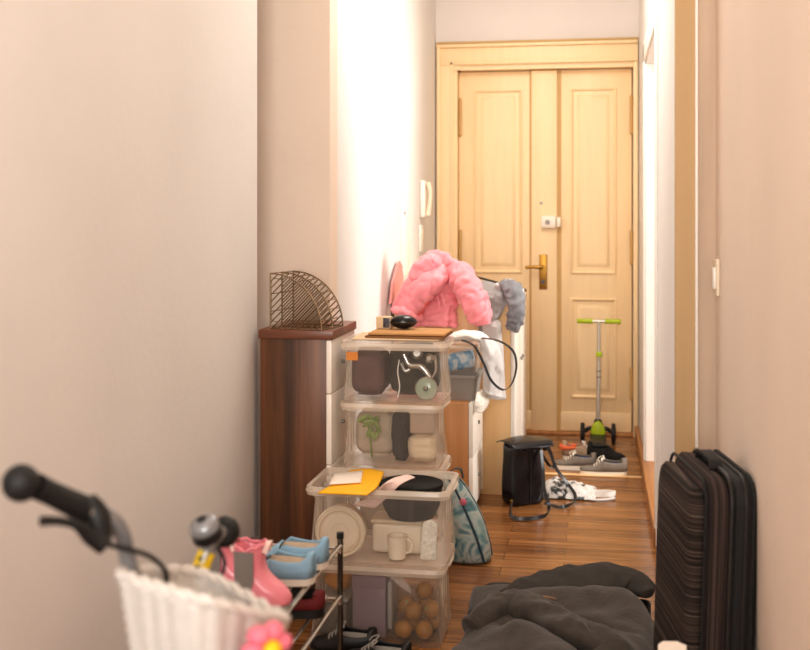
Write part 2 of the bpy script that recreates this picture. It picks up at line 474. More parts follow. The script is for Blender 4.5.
# partition reveal facing us: beige board, bright bead and plaster strip
xa, xb, xc = aty(677, 200, YR).x, aty(695, 200, YR).x, aty(698, 200, YR).x
struct('trim_1', MB().box((xa - .004, YR, 0), (xb, YR + .05, HZ)), 'olive')
struct('trim_2', MB().box((xb, YR - .012, 0), (xc, YR + .05, HZ), .003), 'white_paint')
struct('wall_partition', MB().box((xc, YR, 0), (XRN + .1, YR + .05, HZ)), 'wall3')
# doorway to the sunlit side room: jamb lining and casing
t = MB()
t.box((XR - .005, DY0 - .10, 0), (XR + .0, DY0, DH + .10)).box((XR - .018, DY0 - .10, 0), (XR - .005, DY0 - .07, DH + .10), .004)
t.box((XR - .012, DY0 - .07, 0), (XR - .005, DY0, DH + .04), .003)
t.box((XR - .012, DY1, 0), (XR, DY1 + .09, DH + .10), .004).box((XR - .012, DY0 - .10, DH), (XR, DY1 + .09, DH + .10), .004)
struct('trim_3', t, 'white_paint')
struct('trim_4', MB().box((XR, DY0, 0), (XR + .15, DY0 + .015, DH)).box((XR, DY1 - .015, 0), (XR + .15, DY1, DH)).box((XR, DY0, DH - .015), (XR + .15, DY1, DH)), 'white_paint')
struct('trim_5', MB().box((XR - .022, DY0 - .1, 0), (XR + .15, DY1, .075), .004), 'skirting')
struct('baseboard_right', MB().box((XR - .024, DY1, 0), (XR, D - .03, .07), .006), 'skirting')
struct('baseboard_left', MB().box((XL, YS + .0, 0), (XL + .015, D, .07), .005), 'white_paint')
struct('trim_6', MB().box((XL + .02, 5.675, 0), (XR - .024, 5.71, .007), .003), 'oak_pale')
# side room (bright, mostly unseen)
struct('floor_side_room', MB().box((XR + .15, 3.7, -.1), (3.0, 7.4, .07)), 'floor')
struct('wall_side_room', MB().box((XR + .13, 7.3, 0), (3.0, 7.42, HZ)).box((XR + .13, 3.68, 0), (3.0, 3.8, HZ)).box((2.9, 3.8, 0), (3.0, 4.6, HZ)).box((2.9, 4.6, 0), (3.0, 7.3, .9)).box((2.9, 4.6, 2.3), (3.0, 7.3, HZ)), 'wall')

# ---- the double entrance door
door = thing('door_1', None, None, (0, D, 0)); door['kind'] = 'structure'
P = lambda u, v: aty(u, v, D)
fr = MB()
xl0, xr0 = XL + .012, XR - .006
zt0 = P(540, 43).z
xi, xj = P(456, 60).x, P(633, 60).x
zt1 = P(540, 64).z
# casing: flat board with an outer bead and an inner step
for (a, b_, z0, z1) in ((xl0, xi - .012, 0, zt1), (xj + .002, xr0, 0, zt1), (xl0, xr0, zt1, zt0)):
    fr.box((a, D - .035, z0), (b_, D + .02, z1), .004)
fr.box((xl0 - .002, D - .05, 0), (xl0 + .02, D - .03, zt0 + .0), .005).box((xl0 - .005, D - .055, zt0 - .022), (xr0, D - .03, zt0), .006)
fr.box((xi - .03, D - .046, 0), (xi - .012, D - .03, zt1 + .018), .004).box((xi - .03, D - .046, zt1), (xr0, D - .03, zt1 + .018), .004)
fr.box((xi - .014, D - .02, 0), (xi + .01, D + .06, zt1 + .01)).box((xi - .012, D - .02, zt1 - .03), (xj + .02, D + .06, zt1 + .01)).box((xj + .001, D - .02, 0), (xj + .01, D + .06, zt1))
fr.box((xi - .03, D - .029, zt1 - .03), (xi + .03, D + .02, zt1 + .03))
fr.build('door_frame', 'cream', door, world=True)
MB().box((xl0 - .003, D - .058, zt0), (xr0 + .002, D - .02, zt0 + .012), .003).build('frame_cap', 'cream_d', door, world=True)
def rectring(x0, x1, z0, z1, y): return [V((x0, y, z0)), V((x1, y, z0)), V((x1, y, z1)), V((x0, y, z1))]
def panel(mb, gd, x0, x1, z0, z1, y):
    """moulded frame with a raised field"""
    mb.loft([rectring(x0 + d, x1 - d, z0 + d, z1 - d, y + q) for d, q in ((0, .004), (.003, -.009), (.009, -.012), (.017, -.006), (.021, .002), (.024, .004))], False)
    mb.loft([rectring(x0 + d, x1 - d, z0 + d, z1 - d, y + q) for d, q in ((.04, .004), (.045, -.002), (.065, -.007), (.07, -.007))], False)
    vs = [mb.bm.verts.new(p) for p in rectring(x0 + .07, x1 - .07, z0 + .07, z1 - .07, y - .007)]; mb.bm.faces.new(vs)
yl = D + .045
def leaf2(u0, u1, pu0, pu1):
    x0, x1 = P(u0, 100).x, P(u1, 100).x
    l = MB().box((x0, yl - D, .012), (x1, yl - D + .04, zt1 - .034), .003)
    a, b_ = P(pu0, 100).x, P(pu1, 100).x
    panel(l, None, a, b_, P(540, 274).z, P(540, 88).z, yl - D)
    panel(l, None, a, b_, P(540, 398).z, P(540, 298).z, yl - D)
    l.box((x0 + .002, yl - D - .009, .014), (x1 - .002, yl - D + .005, P(540, 412).z), .005)
    return l.build('door_leaf', 'cream', door)
leaf2(458, 556, 473, 522)
leaf2(560, 632, 570, 617)
# meeting stile carrying the lock, with grooves either side
sx0, sx1 = P(531, 100).x, P(557, 100).x
MB().box((sx0, yl - D - .022, .012), (sx1, yl - D + .01, zt1 - .034), .006).build('meeting_stile', 'cream', door)
MB().box((sx1, yl - D - .004, .012), (P(561, 100).x, yl - D + .01, zt1 - .034)).box((sx0 - .012, yl - D - .002, .012), (sx0, yl - D + .01, zt1 - .034)).build('stile_groove', 'cream_d', door)
ys = yl - D - .022
hx = P(543, 272).x; hz = P(543, 272).z
pl = MB().box((hx - .024, ys - .008, hz - .105), (hx + .024, ys, hz + .105), .006, 3).build('lock_plate', 'brass', door)
MB().cyl((hx, ys - .045, hz + .03), (hx, ys, hz + .03), .011).sweep([(hx, ys - .045, hz + .03), (hx - .03, ys - .05, hz + .03), (hx - .06, ys - .05, hz + .031), (hx - .105, ys - .047, hz + .028)], [.011, .011, .009, .01], 10).build('door_handle', 'brass', pl)
MB().cyl((hx, ys - .013, hz - .06), (hx, ys - .006, hz - .06), .013).box((hx - .003, ys - .0145, hz - .075), (hx + .003, ys - .012, hz - .05)).build('keyhole', 'darkchrome', pl)
lx, lz = P(551, 222).x, P(551, 222).z
lk = MB().box((lx - .06, ys - .035, lz - .036), (lx + .03, ys, lz + .036), .008).build('rim_lock', 'lockwhite', door)
MB().box((lx + .034, ys - .03, lz - .03), (lx + .058, ys + .006, lz + .03), .006).build('lock_keep', 'lockwhite', door)
MB().cyl((lx - .02, ys - .045, lz), (lx - .02, ys - .03, lz), .014).build('lock_knob', 'greybox', lk)
px_, pz_ = P(541, 203).x, P(541, 203).z
MB().cyl((px_, ys - .004, pz_), (px_, ys + .002, pz_), .009).build('peephole', 'darkchrome', door)
for u in (459.5, 631.5):
    for v0, v1 in ((98, 133), (232, 262), (368, 396)):
        x = P(u, 100).x
        MB().cyl((x, yl - D - .012, P(540, v1).z), (x, yl - D - .012, P(540, v0).z), .009).ball((x, yl - D - .012, P(540, v0).z + .004), .01, 8).ball((x, yl - D - .012, P(540, v1).z - .004), .01, 8).build('hinge', 'cream_d', door)
MB().box((xi - .01, -.02, 0), (xj + .004, .1, .012), .003).build('door_sill', 'skirting', door)

# ================================================================= WALL FITTINGS
o = thing('light_switch', 'small cream light switch on the near right wall', 'switch', (XRN, 3.43, 1.134))
MB().box((-.010, -.04, -.055), (0, .04, .055), .004).build('back_plate', 'cream_pl', o)
MB().box((-.018, -.022, -.035), (-.008, .022, .03), .004).build('rocker', 'whiteplastic', o)
o = thing('intercom_phone', 'white intercom handset mounted on the left wall beside the entrance door', 'intercom', (XL, 6.16, 1.404))
MB().box((0, -.05, -.10), (.03, .05, .11), .012, 3).build('body', 'whiteplastic', o)
MB().sweep([(.04, -.012, .098), (.055, -.012, .05), (.052, -.012, -.02), (.042, -.012, -.085)], [(.022, .016), (.016, .011), (.016, .011), (.024, .016)], 12, side=(0, 1, 0)).build('handset', 'cream_pl', o)
o = thing('wall_plate', 'small white wall plate below the intercom handset', 'wall plate', (XL, 6.13, 1.19))
MB().box((0, -.045, -.075), (.012, .045, .075), .004).build('plate', 'whiteplastic', o)
MB().cyl((.012, 0, .03), (.016, 0, .03), .014).build('button', 'cream_pl', o)
o = thing('fuse_panel', 'flat white fuse box cover on the left wall, left of the intercom', 'fuse box', (XL, 5.62, 1.33))
MB().box((0, -.12, -.32), (.008, .12, .32), .003).build('frame', 'white_paint', o)
d = MB().box((.008, -.105, -.305), (.014, .105, .305), .003).build('door', 'white_paint', o)
MB().cyl((.014, -.085, 0), (.02, -.085, 0), .008).build('catch', 'greybox', d)

# ================================================================= LEFT CABINET
ZC = .93
cab = thing('cabinet', 'dark walnut cabinet with white drawer fronts under the wire rack', 'cabinet', (-1.0, 3.8, 0))
cx0, cx1, cy0, cy1 = -1.135, -.885, 3.645, 4.0
MB().box((cx0, cy0, .03), (cx1 - .018, cy0 + .018, ZC - .03), .002).box((cx0, cy1 - .018, .03), (cx1 - .018, cy1, ZC - .03), .002).box((cx0, cy0 + .018, .03), (cx0 + .01, cy1 - .018, ZC - .03)).box((cx0, cy0 + .018, .03), (cx1 - .018, cy1 - .018, .05)).build('carcass', 'walnut', cab, world=True)
MB().box((cx0 - .005, cy0 - .008, ZC - .03), (cx1 + .008, cy1, ZC), .003).build('cabinet_top', 'walnut_top', cab, world=True)
MB().box((cx0 + .02, cy0 + .03, 0), (cx1 - .04, cy1 - .01, .03)).build('plinth', 'blackplastic', cab, world=True)
for z0, z1 in ((.05, .24), (.243, .475), (.478, .715), (.718, ZC - .033)):
    dr = MB().box((cx1 - .018, cy0 - .002, z0), (cx1, cy1 - .002, z1), .002).build('drawer', 'white_front', cab, world=True)
    k = MB().cyl((cx1 - 0, 3.8, (z0 + z1) / 2), (cx1 + .01, 3.8, (z0 + z1) / 2), .006)
    base = V(cab.location)
    for v in k.bm.verts: v.co -= base
    k.build('knob', 'steel', dr)

# ---- quarter-round wire rack on the cabinet
rk = thing('wire_rack', 'bronze quarter-round wire magazine rack on the walnut cabinet', 'rack', (-1.105, 3.665, ZC), R(-9))
RR = .19
def frame_wire(yy, xo):
    f = MB(); r = .0022
    arc = [V((xo + RR * sin(a), yy, RR * cos(a))) for a in [pi / 2 * i / 14 for i in range(15)]]
    f.sweep(arc, r * 1.25, 6, 1)
    f.sweep([(xo, yy, RR), (xo, yy, r)], r * 1.25, 6, 1); f.sweep([(xo, yy, r), (xo + RR, yy, r)], r * 1.25, 6, 1)
    k = -RR + .02
    while k < RR - .005:                      # 45 degree wires: z = x + k
        x0 = max(0, -k); z0 = x0 + k
        disc = 2 * RR * RR - k * k
        x1 = (-k + math.sqrt(max(disc, 0))) / 2; z1 = x1 + k
        if x1 > x0 + .01: f.sweep([(xo + x0, yy, z0 + r), (xo + x1, yy, z1)], r, 5, 1)
        k += .0235
    return f
for i in range(3):
    frame_wire(i * .085, 0.0 + .004 * i).build('divider', 'bronze', rk)
f = MB()
for a in [pi / 2 * i / 9 for i in range(10)]:
    f.sweep([(RR * sin(a), 0, max(.0025, RR * cos(a))), (RR * sin(a) + .008, .17, max(.0025, RR * cos(a)))], .0018, 5, 1)
for z in (.003, .06, .12):
    f.sweep([(0, 0, z), (.008, .17, z)], .0018, 5, 1)
f.sweep([(.005, .085, RR * .86), (-.028, .07, RR * .86), (-.03, .07, RR * .45), (-.028, .07, RR * .12), (.005, .085, RR * .1)], .0018, 5, 3)
f.build('crossbars', 'bronze', rk)

# ================================================================= STORAGE BOXES
def rrect(cx, cy, hx_, hy_, r, z, n=5):
    pts = []
    for (sx, sy, a0) in ((1, 1, 0), (-1, 1, 90), (-1, -1, 180), (1, -1, 270)):
        for i in range(n + 1):
            a = R(a0 + 90 * i / n)
            pts.append(V((cx + sx * (hx_ - r) + r * cos(a), cy + sy * (hy_ - r) + r * sin(a), z)))
    return pts
def storage_box(label, x0, x1, y0, y1, z0, z1, lid=False, group=None, lid_flat=True):
    """tapered translucent tub with a rolled rim"""
    cx, cy = (x0 + x1) / 2, (y0 + y1) / 2; hx_, hy_ = (x1 - x0) / 2, (y1 - y0) / 2
    b = thing('storage_box', label, 'storage box', (cx, cy, z0), 0, group)
    h = z1 - z0; tp = .012; rim = .018
    w = .0
    sh = MB()
    rings = [rrect(0, 0, hx_ - rim - tp + .012, hy_ - rim - tp + .012, .02, 0.0), rrect(0, 0, hx_ - rim - tp + .004 + .012, hy_ - rim - tp + .016, .024, .006),
             rrect(0, 0, hx_ - rim - .008, hy_ - rim - .008, .028, h * .8), rrect(0, 0, hx_ - rim, hy_ - rim, .03, h - .022)]
    vs = [[sh.bm.verts.new(p) for p in r] for r in rings]
    n = len(vs[0])
    for a, c in zip(vs, vs[1:]):
        for i in range(n): sh.bm.faces.new((a[i], a[(i + 1) % n], c[(i + 1) % n], c[i]))
    sh.bm.faces.new(vs[0][::-1])
    sh.build('tub', 'clear', b, 35)
    rm = MB()
    rings = [rrect(0, 0, hx_ - rim, hy_ - rim, .03, h - .024), rrect(0, 0, hx_ - .004, hy_ - .004, .034, h - .024), rrect(0, 0, hx_, hy_, .036, h - .012), rrect(0, 0, hx_ - .003, hy_ - .003, .035, h),
             rrect(0, 0, hx_ - .016, hy_ - .016, .032, h), rrect(0, 0, hx_ - rim + .001, hy_ - rim + .001, .03, h - .02)]
    rm.loft(rings, False)
    rm.build('rim', 'clear_rim', b, 30)
    for sx in (-1, 1):                      # moulded vertical ribs by the corners, and hand grips
        g = MB()
        for k in (-.3, 0, .3):
            g.box((sx * (hx_ - rim - .004) - .002, k * hy_ - .004, .03), (sx * (hx_ - rim - .004) + .002, k * hy_ + .004, h - .03), .001)
        g.build('side_rib', 'clear_rim', b)
        MB().sweep([(sx * (hx_ - .002), -.05, h - .012), (sx * (hx_ + .001), -.035, h - .012), (sx * (hx_ + .001), .035, h - .012), (sx * (hx_ - .002), .05, h - .012)], (.004), 8, side=(0, 0, 1)).build('grip', 'clear_rim', b)
    if lid:
        l = MB().loft([rrect(0, 0, hx_ - .006, hy_ - .006, .034, h + .001), rrect(0, 0, hx_ - .004, hy_ - .004, .034, h + .004), rrect(0, 0, hx_ - .012, hy_ - .012, .03, h + .006)])
        l.build('lid', 'clear_lid', b, 30)
    return b
SG = None
wx0, wx1, wy0, wy1 = -.9, -.447, 3.33, 3.63
b4 = storage_box('wide clear tub on the floor holding oranges and a lilac carton', wx0 + .003, wx1 - .01, wy0, wy1, 0, .24, True)
b3 = storage_box('wide clear open tub stacked on the one of oranges, yellow envelope on top', wx0, wx1 + .004, wy0, wy1, .247, .476)
sx0_, sx1_, sy0_, sy1_ = -.868, -.503, 3.66, 3.93
s4 = storage_box('narrow clear tub on the floor, lowest of the back stack, behind the oranges', sx0_, sx1_, sy0_, sy1_, 0, .23, True)
s3 = storage_box('narrow clear tub behind the open wide tub, second from the bottom of the back stack', sx0_, sx1_ - .006, sy0_, sy1_, .237, .465, True)
s2 = storage_box('narrow clear tub holding green leaves and a white box, second from the top', sx0_, sx1_ - .008, sy0_, sy1_, .472, .683, True)
s1 = storage_box('topmost narrow clear tub of dark odds and ends, cardboard on its lid', sx0_, sx1_ + .006, sy0_, sy1_, .69, .888, True)
MB().box((-.158, -.1335 + .011, .138), (-.118, -.1335 + .0125, .166)).build('label_sticker', 'orange_st', s1)

def single(name, label, cat, b, m, smooth=40, group=None, **k):
    o = b.build(name, m, None, smooth, **k); return tag(o, label, cat, group)
zb = .69 + .006
# contents of the topmost tub
def lump(x0, x1, y0, y1, z0, z1, amp=.008, fr=16, r=.03):
    """soft filled bag"""
    m = MB(); cx, cy = (x0 + x1) / 2, (y0 + y1) / 2; a, b_ = (x1 - x0) / 2, (y1 - y0) / 2; rings = []
    for i in range(25):
        t = i / 24; q = min(1, math.sqrt(max(.0, 1 - (2 * t - 1) ** 6)) * .9 + .1) if 0 < t < 1 else .72
        rings.append([V((p.x, p.y, p.z)) + noise.noise_vector(p * fr) * amp * (1 if i else .2) for p in rrect(cx, cy, a * q, b_ * q, min(r, a * .6, b_ * .6) * q, z0 + (z1 - z0) * t, 9)])
    return m.loft(rings).crumple(amp * .9, fr * 1.6)
single('dark_pouch', 'dark maroon fabric pouch in the left of the topmost clear tub', 'pouch', lump(-.832, -.722, 3.705, 3.875, zb + .008, zb + .16, .004), 'maroon', 60)
single('black_bag', 'black cloth bag filling the middle and right of the topmost clear tub', 'bag', lump(-.708, -.545, 3.74, 3.885, zb + .008, zb + .176, .004), 'blackcloth', 60)
single('white_cable', 'thin white cable hanging down in front of the black cloth bag', 'cable', MB().sweep([(-.668, 3.728, zb + .13), (-.672, 3.72, zb + .09), (-.665, 3.718, zb + .04), (-.672, 3.716, zb + .002)], .0022, 6), 'whiteplastic')
k = thing('metal_fitting', 'shiny chrome pipe fitting in the top right of the topmost tub', 'fitting', (-.59, 3.73, zb + .12))
MB().sweep([(-.06, -.012, .03), (-.04, -.014, -.005), (0, -.016, -.01), (.03, -.02, -.045)], [.008, .01, .012, .008], 10).build('pipe', 'chrome', k)
MB().lathe([(.018, 0), (.02, .004), (.014, .012), (.012, .02)], (-.015, -.02, .035), (.2, -1, .2), 16).build('cap', 'steel', k)
MB().lathe([(.014, 0), (.016, .006), (.008, .014)], (.03, -.02, .02), (-.1, -1, .1), 16).build('knob', 'chrome', k)
MB().sweep([(.045, -.016, .03), (.05, -.02, -.02), (.035, -.02, -.05)], .005, 8).build('clip', 'chrome', k)
MB().sweep([(-.07, -.01, .0), (-.055, -.015, -.025), (-.04, -.012, -.02)], (.007), 8).build('hook', 'steel', k)
k = thing('glass_lid', 'small round clear glass lid standing at the front right of topmost tub', 'lid', (-.572, 3.712, zb))
MB().lathe([(.036, 0), (.038, .004), (.034, .008), (.015, .012), (.004, .013)], (0, 0, .038), (0, -1, .06), 24).build('disc', 'glass', k)
MB().lathe([(.006, .011), (.009, .016), (.008, .021), (.003, .024)], (0, 0, .038), (0, -1, .06), 12).build('knob', 'steel', k)
MB().sweep([(.037 * cos(a), -.004, .038 + .037 * sin(a)) for a in [2 * pi * i / 16 for i in range(16)]], .0022, 6, 2, closed=True).build('rim', 'chrome', k)
# contents of the second small tub
zb = .472 + .006
k = thing('artificial_plant', 'green leafy artificial sprig in the left of the second tub from the top', 'plant', (-.765, 3.735, zb))
st = MB(); st.sweep([(0, 0, .01), (-.004, -.004, .09), (.012, -.006, .15)], .003, 6); st.build('stem', 'leaf', k)
random.seed(3)
for i in range(13):
    a = random.uniform(-.9, 2.4); l = random.uniform(.035, .06)
    p0 = V((random.uniform(-.02, .03), random.uniform(-.012, .012), random.uniform(.09, .16)))
    dv = V((-cos(a), random.uniform(-.3, .15), -abs(sin(a)) * .7 + .1)).normalized()
    p1 = p0 + dv * l
    p1.x = max(-.055, min(.06, p1.x)); p1.y = max(-.028, p1.y)
    sd = dv.cross(V((.1, 1, .2))).normalized()
    lf = MB().patch([[p0 - sd * .001, p0, p0 + sd * .001], [p0.lerp(p1, .5) - sd * .009, p0.lerp(p1, .5) + V((0, -.004, .002)), p0.lerp(p1, .5) + sd * .009], [p1 - sd * .001, p1, p1 + sd * .001]], 3)
    lf.build('leaf', 'leaf', k)
single('grey_bag', 'grey beige cloth bag slumped in the left of the second tub from top', 'bag', lump(-.832, -.695, 3.775, 3.88, zb + .008, zb + .16, .004), 'beige', 60)
single('dark_sack', 'dark green fabric bag at the top middle of second tub from top', 'bag', lump(-.69, -.645, 3.71, 3.87, zb + .004, zb + .175, .004), 'navy', 60)
k = thing('white_carton', 'plain white box with rounded corners in the right of the second tub from top', 'box', (-.585, 3.74, zb))
MB().box((-.045, -.03, .1), (.042, .03, .172), .008, 3).build('body', 'greige', k)
MB().box((-.047, -.032, .168), (.044, .032, .18), .005, 3).build('lid', 'cream_pl', k)
single('peach_cloth', 'peach coloured folded cloth under the white box in the second tub', 'cloth', lump(-.637, -.543, 3.71, 3.87, zb + .006, zb + .096, .004, 22), 'cream_pl2', 60)
# folded papers in the third small tub (seen only as pale shapes)
single('folded_sheet', 'folded pale sheet lying in the narrow tub behind the open wide tub', 'bedding', MB().loft([rrect(-.69, 3.79, .1, .07, .03, .245), rrect(-.69, 3.79, .115, .085, .04, .28), rrect(-.69, 3.79, .12, .09, .04, .36), rrect(-.69, 3.79, .1, .07, .03, .39)]), 'beige')
# contents of the wide open tub
zb = .247 + .006
k = thing('round_container', 'round white plastic container standing on edge at left of open wide tub', 'container', (-.80, 3.40, zb))
MB().lathe([(.068, .045), (.074, .03), (.078, -.012), (.08, -.018), (.08, -.026), (.076, -.03), (.072, -.026), (.06, -.026), (.057, -.029), (.028, -.029), (.025, -.026), (.002, -.026)], (.008, 0, .0805), (0, 1, 0), 40).build('shell', 'cream_pl', k)
MB().sweep([(.008 + .065 * cos(a), -.031, .0805 + .065 * sin(a)) for a in [2 * pi * i / 24 for i in range(24)]], .0025, 6, 1, closed=True).build('ridge', 'cream_pl2', k)
k = thing('white_canister', 'cream rectangular canister leaning in the middle of the open wide tub', 'canister', (-.64, 3.48, zb))
MB().box((-.065, -.04, 0), (.095, .06, .092), .012, 3).build('body', 'cream_pl', k)
MB().box((-.069, -.044, .092), (.099, .064, .106), .006, 3).build('lid', 'cream_pl2', k)
k = thing('white_cup', 'small cream cup standing in front of the canister in open wide tub', 'cup', (-.615, 3.395, zb))
MB().lathe([(.022, 0), (.026, .003), (.031, .07), (.033, .072), (.029, .07), (.024, .01), (.001, .008)], n=24).build('bowl', 'cream_pl', k)
MB().sweep([(.03, 0, .06), (.047, 0, .05), (.045, 0, .025), (.027, 0, .018)], .004, 8).build('handle', 'cream_pl', k)
hat = thing('dark_bowl', 'dark round bowl at the right of the open wide tub, above the cup', 'bowl', (-.585, 3.482, zb + .1065))
MB().lathe([(.05, 0), (.072, .004), (.09, .038), (.098, .096), (.099, .108), (.095, .109), (.084, .045), (.06, .014), (.001, .012)], n=36).build('bowl_body', 'navy', hat)
MB().lathe([(.097, .099), (.102, .101), (.102, .110), (.098, .112), (.094, .109)], n=36).build('rim', 'blackcloth', hat)
k = MB()
for i in range(7):
    k.sweep([(-.527 + .0 * i, 3.378 + .0, zb + .012 + .017 * i), (-.52 + .012, 3.376, zb + .014 + .017 * i), (-.49, 3.377, zb + .012 + .017 * i)], .004, 6)
single('lace_doily', 'white lace doily pressed against the front right of open wide tub', 'doily', MB().patch([[(-.540, 3.385, zb + .004), (-.515, 3.381, zb + .003), (-.492, 3.387, zb + .004)], [(-.537, 3.377, zb + .06), (-.512, 3.374, zb + .065), (-.489, 3.378, zb + .06)], [(-.530, 3.372, zb + .12), (-.51, 3.370, zb + .13), (-.485, 3.372, zb + .12)]], 6, .003, 60), 'lace', solid=.002)
k.bm.free()
tr = thing('clear_tray', 'shallow clear plastic tray wedged in the middle of the open wide tub', 'tray', (-.6, 3.44, zb + .15))
# papers on top of the open tub
C.objects.unlink(tr); bpy.data.objects.remove(tr)
ztop = .476
single('yellow_envelope', 'bright yellow envelope lying across the open wide tub', 'envelope', MB().patch([[atz(318, 493, .482), atz(346, 494, .484), atz(367, 495, .482)], [atz(336, 482, .482), atz(355, 481, .486), atz(378, 486, .483)], [atz(350, 470.5, .482), atz(368, 469, .488), atz(384, 472, .484)]], 5), 'yellow', solid=.004)
single('white_card', 'white card lying on the yellow envelope', 'card', MB().patch([[atz(329, 484.5, .490), atz(345, 483.5, .492), atz(361, 482.5, .492)], [atz(334, 473, .491), atz(349, 472, .493), atz(363, 470.5, .493)]], 3), 'paper', solid=.002)
single('paper_bag', 'crumpled blush paper bag between the yellow envelope and the dark bowl', 'paper bag', MB().patch([[aty(352, 505, 3.388), aty(364, 507, 3.39), aty(375, 508, 3.39)], [aty(371, 496, 3.375), aty(381, 495, 3.375), aty(389, 496, 3.375)], [atz(384, 484, .497), atz(395, 481.5, .501), atz(401, 484, .498)], [atz(394, 478, .498), atz(407, 475, .502), atz(415, 477.5, .50)]], 5, .003, 40), 'pinkpaper', solid=.003)
# contents of the tub on the floor
zb = .006
k = thing('lilac_carton', 'lilac carton standing in the middle of the floor tub', 'carton', (-.695, 3.43, zb))
MB().box((-.06, -.045, 0), (.045, .05, .185), .003).build('body', 'lilac', k)
MB().box((-.062, -.047, .15), (.047, .052, .19), .003).build('lid', 'lilac', k)
MB().box((.052, -.05, .03), (.066, .045, .175), .003).build('side_flap', 'greybox', k)
k = thing('grey_tin', 'flat grey tin in the left of the floor tub', 'tin', (-.815, 3.44, zb))
MB().box((-.045, -.06, 0), (.045, .06, .1), .01, 3).build('body', 'greybox_d', k)
MB().box((-.047, -.062, .1), (.047, .062, .118), .008, 3).build('lid', 'greybox', k)
single('amber_sachet', 'amber coloured food bag lying on the grey tin in the floor tub', 'food bag', MB().ball((-.81, 3.44, .164), .04, 18, (1.15, 1.1, .9), .008, 24), 'amber')
random.seed(5)
spots = [(-.594, 3.39, .036), (-.53, 3.395, .036), (-.578, 3.462, .036), (-.514, 3.475, .036), (-.585, 3.53, .036), (-.566, 3.407, .088), (-.51, 3.428, .0895), (-.597, 3.456, .088), (-.54, 3.50, .088), (-.53, 3.56, .036), (-.538, 3.455, .138)]
lab = ['orange at the front left of the heap in the floor tub', 'orange at the front right of the heap in the floor tub', None, None, None, 'orange lying on top of the front of the heap', 'orange lying on top at the right of the heap', 'orange on top of the heap nearest the lilac carton', None, None, 'topmost orange of the heap in the floor tub']
first = None
for i, (x, y, z) in enumerate(spots):
    lb = lab[i] or 'orange half hidden at the back of the heap in the floor tub'
    r = .0285
    if first is None:
        first = thing('orange', lb, 'orange', (x, y, z), 0, 'oranges in the floor tub')
        MB().ball((0, 0, 0), r, 18, (1, 1, .95)).build('peel', 'fruit', first)
        MB().lathe([(.004, r * .93), (.005, r * .96), (.002, r * .98)], n=8).build('stalk', 'leaf', first)
    else:
        o = dup(first, (x, y, z), i * 1.1, lb, 'oranges in the floor tub'); o.rotation_euler = (random.uniform(.3, 1.2), random.uniform(-1, 1), i)
single('plastic_bag', 'crinkled clear plastic bag lying over the lilac carton and oranges', 'plastic bag', MB().patch([[(-.71, 3.39, .212), (-.66, 3.375, .213), (-.60, 3.39, .2)], [(-.66, 3.372, .21), (-.62, 3.368, .196), (-.57, 3.372, .172)], [(-.63, 3.372, .198), (-.60, 3.366, .175), (-.565, 3.374, .152)]], 6, .006, 40), 'film', solid=.001)

# ---- on top of the top tub
zt = .895
single('cardboard_sheet', 'pale cardboard sheet at the bottom of the pile on the topmost tub', 'cardboard', MB().cbox((-.68, 3.8, zt + .003), (.30, .21, .004), .001, (0, 0, .03)), 'card_l')
single('cardboard_sheet', 'dark flattened cardboard in the middle of the pile on the topmost tub', 'cardboard', MB().cbox((-.645, 3.805, zt + .0095), (.27, .20, .006), .001, (0, 0, -.05)), 'card_d')
single('cardboard_sheet', 'brown flattened cardboard uppermost in the pile on the topmost tub', 'cardboard', MB().cbox((-.64, 3.81, zt + .019), (.265, .19, .008), .002, (0, 0.0, -.02)), 'card')
k = thing('small_carton', 'small beige carton with a dark picture, standing on the cardboard', 'carton', (-.745, 3.86, zt + .024), R(-4))
MB().box((-.026, -.018, 0), (.026, .018, .042), .002).build('body', 'card_l', k)
MB().box((-.0, -.0192, .004), (.024, -.018, .038), .002).build('picture', 'photo', k)
sh = thing('black_helmet', 'glossy black rounded case lying on the cardboard under the pink jacket', 'case', (-.675, 3.855, zt + .024), R(10))
MB().ball((0, 0, .0245), .047, 20, (1.0, .7, .52)).build('shell', 'black', sh)
MB().sweep([(-.0475 * cos(a), -.0335 * sin(a), .0235) for a in [2 * pi * i / 16 for i in range(16)]], .0025, 6, 2, closed=True).build('seam', 'darkchrome', sh)
sh.name = 'hard_case'

# ================================================================= FAR CABINETS
lowc = thing('low_cabinet', 'low oak cabinet with white front, grey crate on top', 'cabinet', (-.75, 5.03, 0))
MB().box((XL + .017, 4.82, .02), (-.558, 4.838, .5), .002).box((XL + .017, 5.20, .02), (-.558, 5.218, .5), .002).box((XL + .017, 4.838, .02), (-.558, 5.2, .04)).box((XL + .017, 4.838, .48), (-.558, 5.2, .5)).build('carcass', 'oak', lowc, world=True)
for z0, z1 in ((.03, .26), (.264, .498)):
    dr = MB().box((-.556, 4.818, z0), (-.536, 5.22, z1), .002).build('drawer', 'white_front', lowc, world=True)
    kn = MB().cyl((.208, -.01, (z0 + z1) / 2), (.222, -.01, (z0 + z1) / 2), .009); kn.bm.verts.ensure_lookup_table()
    kn.build('knob', 'steel', dr)
MB().box((XL + .03, 4.84, 0), (-.58, 5.2, .02)).build('plinth', 'blackplastic', lowc, world=True)
tall = thing('tall_cabinet', 'tall pale oak cabinet with sunlit white front near the entrance door', 'cabinet', (-.7, 5.65, 0))
by0, by1, bx1, bz = 5.235, 6.08, -.385, .9
MB().box((XL + .017, by0, .0), (bx1 - .02, by0 + .02, bz), .002).box((XL + .017, by1 - .02, .02), (bx1 - .02, by1, bz), .002).box((XL + .017, by0 + .02, bz - .02), (bx1 - .02, by1 - .02, bz)).box((XL + .017, by0 + .02, .02), (bx1 - .02, by1 - .02, .04)).build('carcass', 'oak_pale', tall, world=True)
ym = (by0 + by1) / 2
